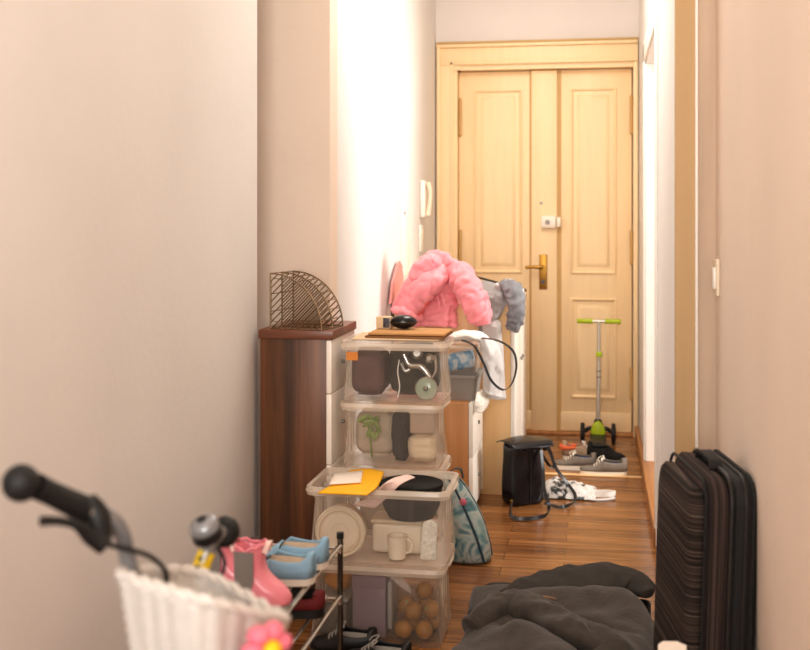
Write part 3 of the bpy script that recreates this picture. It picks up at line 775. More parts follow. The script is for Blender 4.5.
for y0, y1 in ((by0 - .001, ym - .002), (ym + .002, by1)):
    dr = MB().box((bx1 - .02, y0, .03), (bx1, y1, bz + .002), .002).build('door', 'white_front', tall, world=True)
    yy = (y1 - .05 if y1 < by1 else y0 + .05) - 5.65
    MB().cyl((bx1 + .7, yy, .6), (bx1 + .712, yy, .6), .008).build('knob', 'steel', dr)
MB().box((XL + .03, by0 + .02, 0), (bx1 - .04, by1 - .02, .02)).build('plinth', 'blackplastic', tall, world=True)

# ---- crate and clear box on the low cabinet
cr = thing('grey_crate', 'grey plastic crate on the low cabinet beneath the clear box', 'crate', (-.645, 5.0, .5))
MB().loft([rrect(0, 0, .105, .12, .02, 0), rrect(0, 0, .118, .135, .02, .10), rrect(0, 0, .124, .14, .02, .102), rrect(0, 0, .124, .14, .02, .112), rrect(0, 0, .112, .13, .02, .112), rrect(0, 0, .1, .115, .02, .01)]).build('body', 'greybox', cr)
cb = thing('clear_box', 'clear plastic box of blue packets on the grey crate', 'storage box', (-.645, 5.0, .613))
MB().loft([rrect(0, 0, .108, .125, .02, 0), rrect(0, 0, .116, .132, .02, .12)], False).build('wall', 'clear', cb)
MB().loft([rrect(0, 0, .12, .136, .02, .115), rrect(0, 0, .12, .136, .02, .126), rrect(0, 0, .11, .126, .02, .13)]).build('lid', 'clear_rim', cb)
single('blue_packet', 'blue and white packet tilted inside the clear box on the crate', 'packet', MB().cbox((-.605, 4.96, .613 + .055), (.115, .09, .075), .012, (0, -.2, .05), 3), 'bluepack')
single('blue_packet', 'pale blue packet lying at the left inside the clear box on the crate', 'packet', MB().cbox((-.71, 5.0, .613 + .034), (.06, .14, .06), .012, (0, .0, .05), 3), 'bluepack')

# ---- hanging white bag with a black strap over the clear box
wb = thing('white_cloth_bag', 'white cotton bag draped over the clear box with a looping black strap', 'bag', (-.6, 5.0, .805))
yb = 4.84
MB().sweep([aty(447, 338, 4.92), aty(462, 335.5, 4.9), aty(478, 336.5, 4.9), aty(490, 342, 4.93)], [(.02, .016), (.05, .022), (.055, .022), (.02, .014)], 16, side=(0, 1, 0), wob=.008, wobf=30).build('bag_body', 'whitecloth', wb, world=True)
MB().patch([[aty(478, 336, 4.86), aty(484, 337, 4.86), aty(492, 340, 4.90), aty(498, 343, 4.95)], [aty(482, 352, 4.85), aty(489, 353, 4.83), aty(497, 355, 4.88), aty(503, 358, 4.95)], [aty(483, 372, 4.85), aty(490, 373, 4.84), aty(497, 374, 4.90), aty(502, 377, 4.95)], [aty(484, 392, 4.86), aty(490, 395, 4.85), aty(497, 397, 4.90), aty(503, 398, 4.94)]], 8, .022, 20).build('bag_side', 'palegrey', wb, solid=.004, world=True)
MB().ribbon([aty(462, 340, 4.84), aty(474, 346, 4.80), aty(483, 362, 4.78), aty(491, 380, 4.78), aty(502, 389.5, 4.78), aty(511, 385, 4.79), aty(516, 370, 4.8), aty(515, 355, 4.8), aty(508, 346, 4.8), aty(496, 340, 4.81), aty(482, 338, 4.84)], .016, .002, (.4, .9, .15), 6).build('strap', 'blackstrap', wb, world=True)
single('lace_cloth', 'white lace cloth hanging over the edge of the low cabinet', 'cloth', MB().patch([[aty(477, 392, 4.83), aty(484, 391, 4.88), aty(489, 392, 4.93)], [aty(475, 402, 4.80), aty(483, 403, 4.83), aty(489, 401, 4.92)], [aty(474, 411, 4.80), aty(481, 413, 4.82), aty(486, 408, 4.92)]], 5, .006, 60), 'lace', solid=.003)

# ---- garments on the tall cabinet
gj = thing('grey_jacket', 'grey wool jacket hanging over the near corner of the tall cabinet', 'jacket', (-.45, 5.2, .9))
MB().patch([[aty(470, 285, 5.34), aty(484, 281, 5.36), aty(498, 285, 5.36), aty(510, 288, 5.36)], [aty(476, 300, 5.17), aty(488, 296, 5.16), aty(500, 296, 5.17), aty(508, 294, 5.22)], [aty(478, 316, 5.16), aty(486, 316, 5.145), aty(500, 310, 5.155), aty(506, 304, 5.18)], [aty(479, 336, 5.17), aty(485, 334, 5.15), aty(492, 326, 5.155), aty(500, 316, 5.17)]], 8, .024, 17).build('back_panel', 'greycloth', gj, solid=.006, world=True)
MB().sweep([aty(504, 285, 5.27), aty(512, 288, 5.17), aty(516, 304, 5.14), aty(515, 320, 5.14), aty(513, 329, 5.15)], [(.02, .016), (.036, .024), (.034, .022), (.032, .02), (.026, .016)], 32, 10, side=(1, 0, 0)).crumple(.014, 18, 8).build('sleeve', 'bluegrey', gj, world=True)
MB().sweep([aty(496, 290, 5.26), aty(508, 286, 5.24), aty(518, 291, 5.2), aty(522, 300, 5.2)], [(.012, .02), (.02, .026), (.016, .022), (.008, .01)], 28, 10).crumple(.012, 22, 9).build('collar', 'palegrey', gj, world=True)
MB().patch([[aty(482, 320, 5.15), aty(492, 318, 5.15), aty(500, 322, 5.16)], [aty(484, 350, 5.13), aty(494, 350, 5.12), aty(503, 352, 5.15)], [aty(488, 385, 5.13), aty(496, 388, 5.12), aty(505, 388, 5.15)], [aty(489, 398, 5.14), aty(497, 400, 5.13), aty(506, 399, 5.15)]], 8, .02, 17).build('lower_panel', 'palegrey', gj, solid=.004, world=True)
rod = thing('black_rod', 'thin black rod sticking out from under the pink jacket on the tall cabinet', 'rod', (-.5, 5.7, .9))
pa, pb = aty(462, 273, 5.55), aty(524, 290, 5.98)
MB().cyl(pa, pb, .006).build('shaft', 'blackstrap', rod, world=True)
MB().cyl(pb, pb + (pb - pa).normalized() * .012, .008).build('end_cap', 'brownleather', rod, world=True)
def atx(u, v, x):
    q = ray(u, v); return V((0, 0, HC)) + q * (x / q.x)
single('leaning_board', 'tall pale pink pointed board on the far left, behind the pink jacket', 'board', MB().prism([V((p.x, p.y, max(p.z, .903))) for p in [atx(388.5, 330, -.968), atx(389, 300, -.968), atx(391, 283, -.968), atx(395, 268, -.968), atx(398, 261, -.968), atx(400, 266, -.968), atx(401.5, 280, -.968), atx(403, 330, -.968)]], (.012, 0, 0)), 'palepink')
pj = thing('pink_jacket', 'bright pink quilted puffer jacket heaped on the tall cabinet', 'jacket', (-.68, 5.2, .9))
Yj = 5.12
body = MB()
def ell(u, v, y, au, b, nz=20):
    c = aty(u, v, y); a = au * y / F
    return [c + V((a * math.copysign(abs(cos(th)) ** .8, cos(th)), b * math.copysign(abs(sin(th)) ** .8, sin(th)), 0)) for th in [2 * pi * k / nz for k in range(nz)]]
rings = []
prof = [(443, 264, 8, .03), (442, 268, 16, .05), (440, 277, 22, .06), (439, 286, 24, .062), (438, 297, 23, .06), (437, 307, 23, .058), (435, 316, 24, .058), (434, 323, 25, .055), (434, 327, 23, .05)]
N = 64
for i in range(N + 1):
    t = i / N; u, v, a, b_ = lerpl(prof, t)
    q = 1 - .09 * (1 - abs(sin(pi * 6 * t))) ** 3
    rings.append(ell(u, v + 1.5 * sin(u), Yj + .03 * (1 - t), a * q, b_ * q, 56))
body.loft(rings).crumple(.017, 13, 1).build('body', 'pink', pj, 75, world=True)
MB().sweep([aty(447, 268, 5.14), aty(459, 275, 5.10), aty(468, 287, 5.07), aty(475, 303, 5.06), aty(480.5, 319, 5.07)], [(.04, .04), (.058, .055), (.06, .052), (.06, .05), (.046, .04)], 40, 14, quilt=(8, .07)).crumple(.019, 14, 2).build('sleeve', 'pink', pj, 75, world=True)
MB().patch([[aty(416, 271, 5.10), aty(428, 263, 5.07), aty(443, 262, 5.08), aty(453, 267, 5.12)], [aty(404, 284, 5.08), aty(419, 281, 5.0), aty(436, 279, 5.0), aty(449, 278, 5.06)], [aty(396, 298, 5.08), aty(411, 297, 5.0), aty(427, 295, 5.0), aty(438, 291, 5.05)], [aty(391, 309, 5.08), aty(403, 312, 5.02), aty(416, 313, 5.02), aty(427, 304, 5.05)], [aty(394, 313, 5.10), aty(404, 315, 5.08), aty(415, 315, 5.08), aty(424, 308, 5.10)]], 10).crumple(.014, 15, 3).build('front_panel', 'pink', pj, 75, solid=.022, world=True)
MB().sweep([aty(414, 279, 5.04), aty(422, 267, 5.05), aty(435, 260, 5.08), aty(449, 264, 5.1), aty(460, 272, 5.07)], [.014, .03, .036, .03, .014], 32, 12, quilt=(5, .08)).crumple(.018, 14, 4).build('hood', 'pink', pj, 75, world=True)
MB().sweep([aty(395, 310, 5.05), aty(404, 311, 5.02), aty(413, 315, 5.03), aty(420, 318, 5.06)], [(.02, .014), (.03, .018), (.028, .018), (.016, .012)], 28, 10).crumple(.01, 18, 5).build('front_flap', 'pink', pj, 75, world=True)
MB().sweep([aty(442, 276, 5.045), aty(432, 291, 5.03), aty(423, 304, 5.03), aty(417, 314, 5.04)], [(.008, .01), (.014, .012), (.018, .012), (.01, .01)], 16, 8, side=(1, 0, 0)).crumple(.006, 20, 6).build('lining', 'pink_in', pj, 75, world=True)
MB().sweep([aty(480.5, 315, 5.06), aty(482.2, 323, 5.065)], [(.05, .04), (.046, .036)], 30, 6).crumple(.006, 22, 7).build('cuff', 'pink', pj, 75, world=True)
MB().cbox(aty(481, 318, 5.02), (.02, .004, .022), .002, (0, .1, 0)).build('size_tag', 'paper', pj, world=True)
for (u0, v0, u1, v1) in ((441, 293, 446, 308), (437, 296, 441, 311)):
    MB().sweep([aty(u0, v0, 5.062), aty((u0 + u1) / 2, (v0 + v1) / 2, 5.057), aty(u1, v1, 5.06)], [(.003, .003), (.006, .006), (.003, .003)], 8, 4).build('pocket_flap', 'pink', pj, world=True)

# ================================================================= FLOOR BAGS
tb = thing('teal_school_bag', 'teal patterned fabric bag leaning on the stacked tubs', 'bag', (-.49, 4.24, 0))
prof = [(0, .085, .075), (.01, .095, .085), (.08, .097, .085), (.17, .086, .075), (.25, .066, .06), (.3, .045, .045), (.323, .02, .02)]
rings = []
for z, a, b_ in prof:
    dx = -.075 * (z / .32) ** 1.3
    rings.append([V((dx + a * math.copysign(abs(cos(th)) ** .7, cos(th)), b_ * math.copysign(abs(sin(th)) ** .7, sin(th)), z)) + noise.noise_vector(V((cos(th), sin(th), z * 9))) * .006 for th in [2 * pi * k / 24 for k in range(24)]])
MB().loft(rings).build('body', 'teal', tb, 60, sub=1)
MB().sweep([(-.075, -.03, .315), (-.05, -.045, .285), (-.02, -.058, .23), (.02, -.072, .15), (.052, -.08, .07), (.068, -.075, .012)], .005, 8).build('piping', 'tealdark', tb)
MB().sweep([(-.085, .0, .322), (-.045, .0, .312), (-.005, .0, .262), (.042, .0, .18), (.074, .0, .09), (.088, .0, .02)], .006, 8).build('zip', 'tealdark', tb)
MB().ribbon([(-.075, -.02, .318), (-.06, -.02, .345), (-.03, -.01, .345), (-.02, .0, .31)], .016, .003, (.2, 1, 0)).build('handle', 'tealdark', tb)
MB().ball((-.012, -.069, .235), .014, 10, (1, .35, 1)).build('flower_print', 'flower', tb)

bk = thing('black_backpack', 'black leather drawstring backpack with flap standing on the floor', 'backpack', (-.342, 5.115, 0), R(36))
W2, D2 = .085, .065
prof = [(0, .92, .95), (.008, 1, 1), (.06, 1.03, 1.03), (.15, .98, .97), (.22, .93, .9), (.26, .97, .96), (.275, .9, .85)]
rings = []
for z, a, b_ in prof:
    rings.append([V((W2 * a * math.copysign(abs(cos(th)) ** .45, cos(th)), D2 * b_ * math.copysign(abs(sin(th)) ** .45, sin(th)), z)) + noise.noise_vector(V((cos(th) * 1.5, sin(th) * 1.5, z * 14))) * .006 * (1 if z > .01 else .2) for th in [2 * pi * k / 36 for k in range(36)]])
MB().loft(rings).build('body', 'black', bk, 60, sub=1)
MB().patch([[(-.105, .06, .275), (0, .066, .286), (.105, .06, .275)], [(-.112, 0, .292), (0, 0, .305), (.112, 0, .292)], [(-.112, -.07, .287), (0, -.085, .295), (.112, -.07, .287)], [(-.105, -.098, .268), (0, -.118, .272), (.105, -.098, .268)]], 6).build('flap', 'black', bk, solid=.005)
MB().sweep([(-.03, -.071, .255), (0, -.074, .252), (.03, -.071, .255)], .004, 8).build('drawstring', 'blackstrap', bk)
MB().sweep([(0, -.0685, .006), (0, -.0705, .08), (0, -.068, .2), (0, -.066, .25)], .0022, 6).build('seam', 'blackstrap', bk)
bo = bk.location
def loc_ribbon(name, pts, w, side, m='blackstrap'):
    inv = Matrix.Rotation(-R(36), 4, 'Z') @ Matrix.Translation(-V(bo))
    b = MB().ribbon(pts, w, .003, side)
    for v in b.bm.verts: v.co = inv @ v.co
    return b.build(name, m, bk)
loc_ribbon('shoulder_strap', [aty(541, 446, 5.14), aty(549, 449, 5.18), aty(556, 468, 5.2), aty(568, 484, 5.22), atz(575, 495, .03), atz(573, 503, .012), atz(560, 507, .01), atz(545, 503, .012)], .016, (.5, .6, .3))
loc_ribbon('shoulder_strap', [aty(541, 450, 5.08), aty(543, 470, 5.05), aty(544, 488, 5.0), atz(549, 506, .03), atz(546, 515, .012), atz(530, 518.5, .012), atz(514, 518, .012), atz(510, 512, .018), aty(512, 502, 4.985)], .016, (.3, .5, .5))
loc_ribbon('shoulder_strap', [aty(545, 443, 5.16), aty(551, 455, 5.2), aty(554, 467, 5.22), aty(548, 464, 5.2), aty(541, 452, 5.14)], .012, (.5, .6, .3))
inv = Matrix.Rotation(-R(36), 4, 'Z') @ Matrix.Translation(-V(bo))
MB().cbox(inv @ aty(511.5, 502, 4.985), (.016, .006, .02), .003, (0, 0, .2)).build('buckle', 'brass', bk)
for u, v in ((533, 451), (545, 448)):
    MB().ball(inv @ aty(u, v, 5.06 if u < 540 else 5.1), .013, 12).build('strap_bead', 'blackplastic', bk)

sb = thing('printed_bag', 'crumpled white bag with black print lying behind the black backpack', 'bag', (-.135, 5.31, 0))
hb = MB(); n1, n2 = 26, 20; rows = []
for j in range(n2 + 1):
    r = []
    for i in range(n1 + 1):
        x = -.125 + .25 * i / n1; y = -.12 + .24 * j / n2
        e = max(0, 1 - (x / .125) ** 2) ** .5 * max(0, 1 - (y / .12) ** 2) ** .5
        z = .006 + e * (.04 + .05 * max(0, -x / .12) + .03 * noise.noise(V((x * 22, y * 22, 3))) + .015 * noise.noise(V((x * 50, y * 50, 7))))
        r.append(V((x * (1 + .1 * noise.noise(V((y * 15, 1, 2)))), y, max(z, .004))))
    rows.append(r)
hb.loft(rows, False, False)
hb.build('bag_body', 'silver', sb, 60)
MB().ribbon([(.05, -.05, .02), (.12, -.06, .016), (.18, -.07, .02), (.215, -.04, .024), (.18, -.01, .02), (.11, .0, .016), (.05, 0, .03)], .02, .003, (0, .3, 1)).build('handle', 'whitecloth', sb)
MB().ribbon([(.02, -.08, .02), (.09, -.11, .008), (.15, -.115, .008), (.2, -.09, .01), (.21, -.05, .009)], .018, .003, (0, 1, .15)).build('handle', 'palegrey', sb)

# ================================================================= SHOES
def shoe(name, label, cat, loc, rz, L=.25, Wd=.088, H=.075, mu='sneak', ms='sole', ml='bluelin', laces='sole', toe=.042, group=None, open_=(.1, .52), sole=.022, tilt=(0, 0)):
    """toe at +x, heel at the origin end"""
    o = thing(name, label, cat, loc, rz, group)
    o.rotation_euler = (tilt[0], tilt[1], rz)
    n = 26; m = 20
    def hw(s): return Wd / 2 * (.72 + .28 * sin(pi * min(1, s * 1.25) * .9 - .25)) * (1 if s < .82 else math.sqrt(max(.02, 1 - ((s - .82) / .185) ** 2))) * (1 if s > .08 else math.sqrt(max(.05, 1 - ((.08 - s) / .083) ** 2)))
    def ht(s):
        if s < .5: return H * (1 - .12 * sin(pi * s / .5)) if s > .02 else H * .96
        if s < .72: return H + (toe - H) * ((s - .5) / .22) ** .8
        return toe * (1 - .25 * ((s - .72) / .28) ** 2)
    up = MB(); li = MB(); rows = []
    for i in range(n + 1):
        s = i / n; w = hw(s); h = ht(s); r = []
        for k in range(m + 1):
            p = -1 + 2 * k / m
            th = p * pi / 2
            ex = .62 if s > .55 else .5
            y = w * math.copysign(abs(sin(th)) ** .8, th)
            z = sole + (h - sole) * abs(cos(th)) ** ex
            r.append(V((s * L, y, z)))
        rows.append(r)
    vs = [[up.bm.verts.new(p) for p in r] for r in rows]
    for i in range(n):
        for k in range(m):
            s = (i + .5) / n; p = abs(-1 + 2 * (k + .5) / m)
            if open_[0] < s < open_[1] and p < .62 * min(1, (s - open_[0]) / .06 + .4): continue
            up.bm.faces.new((vs[i][k], vs[i][k + 1], vs[i + 1][k + 1], vs[i + 1][k]))
    uo = up.build('upper', mu, o, 60, solid=.004)
    li.loft([[V((s * L, hw(s) * .8 * f, sole + .012 + (.02 if abs(f) > .99 else 0))) for f in (-1, -.6, 0, .6, 1)] for s in [open_[0] * .7 + (open_[1] + .05 - open_[0] * .7) * q / 8 for q in range(9)]], False, False)
    li.build('lining', ml, o, 60)
    out = [V((i / n * L, hw(i / n) * 1.04 + .001, 0)) for i in range(n + 1)] + [V((i / n * L, -hw(i / n) * 1.04 - .001, 0)) for i in range(n, -1, -1)]
    MB().loft([out, [V((p.x, p.y, sole * .95)) for p in out]]).build('sole', ms, o, 50)
    if laces:
        for s in (.53, .585, .64, .69):
            w = hw(s) * .62; h = ht(s)
            MB().sweep([(s * L, -w, sole + (h - sole) * .88), (s * L, -w * .3, h + .003), (s * L + .004, w * .3, h + .003), (s * L, w, sole + (h - sole) * .88)], .003, 6, 4).build('lace', laces, o)
        s = .53; h = ht(s)
        MB().sweep([(s * L, 0, h + .002), (s * L - .01, -.02, h + .012), (s * L + .01, -.036, h + .002), (s * L + .02, -.03, h - .008)], .0025, 6, 5).sweep([(s * L, 0, h + .002), (s * L - .012, .02, h + .01), (s * L + .006, .034, h)], .0025, 6, 5).build('lace_bow', laces, o)
    return o
shoe('sneaker', 'grey canvas sneaker with white sole, nearest shoe by the entrance door', 'shoe', (.145, 5.745, 0), R(183), .235, .085, .088, 'sneak', 'sole', 'bluelin')
shoe('sneaker', 'grey canvas sneaker with blue lining, behind and left of its mate', 'shoe', (-.01, 5.86, 0), R(184), .22, .085, .085, 'sneak', 'sole', 'bluelin')
shoe('running_shoe', 'tan and orange running shoe behind the grey sneakers', 'shoe', (-.19, 6.075, 0), R(-5), .22, .08, .1, 'tan', 'sole', 'orange', 'whitecloth')
rs_ = [o for o in bpy.data.objects if o.name == 'running_shoe'][0]
MB().sweep([(.075, .034, .07), (.03, .036, .066), (-.002, .02, .064), (-.006, 0, .066), (-.002, -.02, .064), (.03, -.036, .066), (.075, -.034, .07)], [(.006, .008), (.014, .009), (.018, .01), (.014, .009), (.006, .008)], 12, 6, side=(0, 0, 1)).build('heel_band', 'orange', rs_)
shoe('black_shoe', 'black shoe with a white sole edge, in front of the scooter', 'shoe', (-.06, 5.965, .02), R(-2), .2, .09, .105, 'blackcloth', 'sole', 'blackcloth', None, .06, tilt=(0, R(5)))

# ================================================================= SCOOTER
sc = thing('kick_scooter', 'lime green and silver three wheeled kick scooter against the entrance door', 'scooter', (0.0, 6.52, 0))
MB().box((-.045, -.34, .045), (.045, -.02, .06), .006, 3).build('deck', 'blackplastic', sc)
MB().cyl((-.0, 0, .09), (.002, 0, .12), .028, .022).ball((0, 0, .12), .024, 12).build('steering_joint', 'blackplastic', sc)
MB().cyl((0, 0, .12), (.004, 0, .46), .0125).cyl((.004, 0, .44), (.005, 0, .705), .0105).build('stem', 'alu', sc)
for z in (.38, .415):
    MB().cyl((.004, 0, z), (.004, 0, z + .006), .0135).build('height_ring', 'steel', sc)
MB().box((-.012, -.022, .50), (.024, .018, .53), .006, 3).build('clamp', 'lime', sc)
MB().cyl((-.118, 0, .705), (.128, 0, .705), .009).build('handlebar', 'alu', sc)
for sx in (-1, 1):
    MB().lathe([(.014, 0), (.0155, .006), (.013, .012), (.014, .04), (.013, .075), (.017, .082), (.012, .09)], (.005 + sx * .035, 0, .705), (sx, 0, 0), 14).build('grip', 'lime', sc)
    w = MB().lathe([(.006, -.012), (.035, -.012), (.054, -.011), (.058, -.006), (.058, .006), (.054, .011), (.035, .012), (.006, .012)], (sx * .088, 0, .058), (1, 0, 0), 28).build('wheel', 'rubber', sc)
    MB().lathe([(.004, -.014), (.03, -.0135), (.033, 0), (.03, .0135), (.004, .014)], (sx * .088, 0, .058), (1, 0, 0), 20).build('hub', 'greybox_d', w)
    MB().sweep([(sx * .02, 0, .075), (sx * .05, 0, .085), (sx * .08, 0, .06)], [.014, .012, .01], 10).build('axle_arm', 'blackplastic', sc)
MB().loft([[V((.042 * f * cos(a), -.035 - .01 * k, .075 + .062 * f * sin(a) - (.012 if sin(a) > 0 else 0) * abs(cos(a)))) for a in [2 * pi * i / 24 for i in range(24)]] for k, f in ((0, 1.0), (1, .95), (1.6, .7))]).build('front_shield', 'lime', sc)
MB().cyl((-.02, -.31, .032), (.02, -.31, .032), .032).build('wheel', 'rubber', sc)

# ================================================================= SUITCASE
su = thing('suitcase', 'upright striped tweed suitcase leaning on the near right wall', 'suitcase', (.248, 2.785, 0), R(99))
su.rotation_euler = (R(2.0), 0, R(99)); su.location = (.235, 2.785, .004)
SWd, STh, SH = .19, .075, .715            # half width, half thickness, height; local x = width, +y = towards the corridor
def slab(y0, y1, m, name, h0=.02, h1=SH, hw_=SWd, r=.06, bul=.0):
    def ring(y, s):
        pts = []
        for (sx, sz, a0) in ((1, 1, 0), (-1, 1, 90), (-1, -1, 180), (1, -1, 270)):
            for i in range(7):
                a = R(a0 + 15 * i)
                q = V((sx * (hw_ - s - r) + r * cos(a), y, (h0 + h1) / 2 + sz * ((h1 - h0) / 2 - s - r) + r * sin(a)))
                q += noise.noise_vector(q * 7) * .006
                pts.append(q)
        return pts
    return MB().loft([ring(y0, .008), ring(y0 + .01 * (1 if y1 > y0 else -1), 0), ring(y1 - .014 * (1 if y1 > y0 else -1), 0), ring(y1 - .004 * (1 if y1 > y0 else -1), .008), ring(y1, .022)]).build(name, m, su, 50)
slab(-STh, -.012, 'case_black', 'back_shell')
slab(-.012, .04, 'case_side', 'front_shell', h1=SH - .004)
slab(.04, STh + .006, 'case_str', 'front_pocket', h0=.05, h1=SH - .03, hw_=SWd - .012, r=.05)
def loop(y, off, r, m, name, h0=.02, h1=SH):
    pts = []
    rr = .06
    for (sx, sz, a0) in ((1, 1, 0), (-1, 1, 90), (-1, -1, 180), (1, -1, 270)):
        for i in range(6):
            a = R(a0 + 18 * i)
            pts.append(V((sx * (SWd - rr) + (rr + off) * cos(a), y, (h0 + h1) / 2 + sz * ((h1 - h0) / 2 - rr) + (rr + off) * sin(a))))
    return MB().sweep(pts, r, 8, 1, closed=True).build(name, m, su)
loop(-.012, .001, .0055, 'zip_', 'main_zip')
loop(-.045, .001, .004, 'zip_', 'expander_zip')
loop(-.062, .001, .005, 'case_black', 'edge_piping')
loop(.045, -.004, .004, 'case_black', 'front_piping', .03, SH - .006)
MB().ribbon([(-.07, -.005, SH - .002), (-.05, -.005, SH + .016), (.05, -.005, SH + .016), (.07, -.005, SH - .002)], .03, .008, (0, 1, 0)).build('carry_handle', 'case_black', su)
MB().sweep([(-.13, .073, .6), (0, .076, .605), (.13, .073, .6)], .0035, 6).build('pocket_zip', 'zip_', su)
for sx in (-1, 1):
    MB().box((sx * .13 - .02, -.05, 0), (sx * .13 + .02, .03, .026), .006).build('foot', 'rubber', su)
    MB().lathe([(.008, -.012), (.022, -.01), (.022, .01), (.008, .012)], (sx * .15, -.058, .022), (1, 0, 0), 16).build('wheel', 'rubber', su)

# ================================================================= COAT ON AN OPEN CASE
fc = thing('flat_suitcase', 'black soft suitcase lying flat on the floor under the grey coat', 'suitcase', (-.13, 3.28, 0))
MB().loft([rrect(0, 0, .245, .5, .05, .0), rrect(0, 0, .255, .51, .055, .012), rrect(0, 0, .255, .51, .055, .055), rrect(0, 0, .245, .5, .05, .07)]).build('shell', 'case_black', fc, 40)
MB().sweep([V((p.x, p.y, .04)) for p in rrect(0, 0, .257, .512, .055, 0)], .005, 8, 1, closed=True).build('zip', 'zip_', fc)
MB().ribbon([(.255, .44, .045), (.285, .42, .05), (.295, .38, .05), (.285, .33, .05), (.257, .31, .045)], .03, .006, (.0, .1, 1)).build('strap', 'case_black', fc)
def ridge(x, y, pts, w):
    best = 9; 
    for a, b_ in zip(pts, pts[1:]):
        ax, ay = a; bx, by = b_
        t = max(0, min(1, ((x - ax) * (bx - ax) + (y - ay) * (by - ay)) / ((bx - ax) ** 2 + (by - ay) ** 2)))
        best = min(best, math.hypot(x - ax - t * (bx - ax), y - ay - t * (by - ay)))
    return math.exp(-(best / w) ** 2)
gc = thing('grey_coat', 'charcoal wool coat heaped over the flat black suitcase', 'coat', (-.12, 3.2, .07))
def coat_h(x, y):
    # outline fades to the case at the border
    ex = 1 - abs((x + .125 + .1 * max(0, 3.15 - y) + .025 * sin(y * 9)) / .275) ** 5
    ey = 1 - abs((y - 3.17) / .50) ** 6
    e = max(0, min(ex, 1)) ** .5 * max(0, ey) ** .5
    z = .058
    z += .05 * ridge(x, y, [(-.37, 3.24), (-.24, 3.36), (-.12, 3.27), (.06, 3.05)], .045)
    z += .03 * ridge(x, y, [(-.20, 3.44), (.0, 3.52), (.12, 3.45)], .08)
    z += .05 * ridge(x, y, [(-.22, 3.12), (-.12, 3.0), (-.08, 2.85)], .075)
    z -= .02 * ridge(x, y, [(-.26, 3.2), (-.12, 3.14), (.0, 2.98)], .018)
    z -= .012 * ridge(x, y, [(-.18, 3.36), (-.02, 3.3), (.1, 3.2)], .014)
    z += .025 * ridge(x, y, [(.1, 3.5), (.12, 3.3), (.1, 3.0)], .05)
    z += .012 * noise.noise(V((x * 9, y * 6, 1))) + .005 * noise.noise(V((x * 24, y * 16, 4)))
    return .073 + z * e
rows = []
for j in range(91):
    y = 2.66 + 1.04 * j / 90
    rows.append([V((x, y, coat_h(x, y))) for x in [-.40 + .58 * i / 60 for i in range(61)]])
hc = MB(); vs = [[hc.bm.verts.new(p) for p in r] for r in rows]
for j in range(90):
    for i in range(60):
        q = (vs[j][i], vs[j][i + 1], vs[j + 1][i + 1], vs[j + 1][i])
        if max(v.co.z for v in q) > .0735: hc.bm.faces.new(q)
for v in [v for v in hc.bm.verts if not v.link_faces]: hc.bm.verts.remove(v)
hc.build('body', 'coat', gc, 70, solid=.006, world=True)
def atzp(u, v, z): return atz(u, v, z)
MB().sweep([atzp(501, 597, 0.128), atzp(530, 589, 0.13299999999999998), atzp(570, 582, 0.13799999999999998), atzp(605, 580, 0.13799999999999998), atzp(634, 586, 0.128), atzp(648, 594, .125)], [(.004, .004), (.055, .022), (.085, .032), (.09, .036), (.07, .032), (.02, .012)], 40, 14, side=(0, 1, .1)).crumple(.012, 8, 3).build('collar', 'coat_d', gc, 70, world=True)
MB().sweep([atzp(471, 629, .12), atzp(486, 617, .14), atzp(508, 605, .15), atzp(535, 612, .16), atzp(572, 630, .165), atzp(610, 648, .15)], [(.032, .03), (.042, .034), (.048, .036), (.046, .03), (.04, .022), (.02, .01)], 40, 14).crumple(.012, 11, 4).build('sleeve', 'coat', gc, 70, world=True)
MB().sweep([atzp(531, 598.5, .172), atzp(545, 597, .174), atzp(556, 599, .172)], [(.003, .003), (.007, .004), (.003, .003)], 8, 4).build('pocket_trim', 'brownleather', gc, world=True)
single('paper_bag', 'crumpled white paper bag standing at the foot of the striped suitcase', 'paper bag', lump(.125, .195, 2.44, 2.53, .002, .375, .006, 20), 'paper', 60)

# ================================================================= SHOE RACK AND SHOES
rx1, rx0, ry1, ry0 = -.664, -.9, 2.83, 2.22
ra = thing('shoe_rack', 'chrome wire shoe rack carrying pink boots and blue shoes', 'shoe rack', ((rx0 + rx1) / 2, (ry0 + ry1) / 2, 0))
zs = (.458, .325)
for x in (rx0, rx1):
    for y in (ry0, ry1):
        ph = .478 if x == rx1 else .452
        p = MB().cyl((x, y, .0), (x, y, ph), .0075).build('post', 'darkchrome', ra, world=True)
        c_ = MB().cyl((0, 0, 0), (0, 0, .016), .0095); 
        for v in c_.bm.verts: v.co += V((x, y, ph - .004)) - V(ra.location)
        c_.build('post_cap', 'blackplastic', p)
for z in zs + (.12,):
    for x, nm in ((rx1, 'front_rail'), (rx0, 'back_rail')):
        MB().sweep([(x, ry1 - .002, z - .022), (x, ry1 - .006, z - .006), (x, ry1 - .03, z), (x, ry0 + .03, z), (x, ry0 + .006, z - .006), (x, ry0 + .002, z - .022)], .0065, 10, 3).build(nm, 'chrome', ra, world=True)
    g = MB()
    for x in (rx0 + .1, rx0 + .2):
        g.cyl((x, ry0 + .01, z), (x, ry1 - .01, z), .004)
    g.cyl((rx0, ry0 + .012, z - .006), (rx1, ry0 + .012, z - .006), .0045).cyl((rx0, ry1 - .012, z - .006), (rx1, ry1 - .012, z - .006), .0045)
    g.build('shelf_wires', 'chrome', ra, world=True)
zr = zs[0] + .0095
for (y, lb) in ((2.50, 'light blue slip-on shoe on the rack, nearer the pink boots'), (2.62, 'light blue slip-on shoe on the rack, farther from the pink boots')):
    shoe('slip_on_shoe', lb, 'shoe', (-.645 if y > 2.55 else -.647, y, zr), R(180 + (3 if y > 2.55 else -2)), .2, .08, .072, 'lightblue', 'bluesole', 'beige', None, .035, None, (.07, .56), .016)
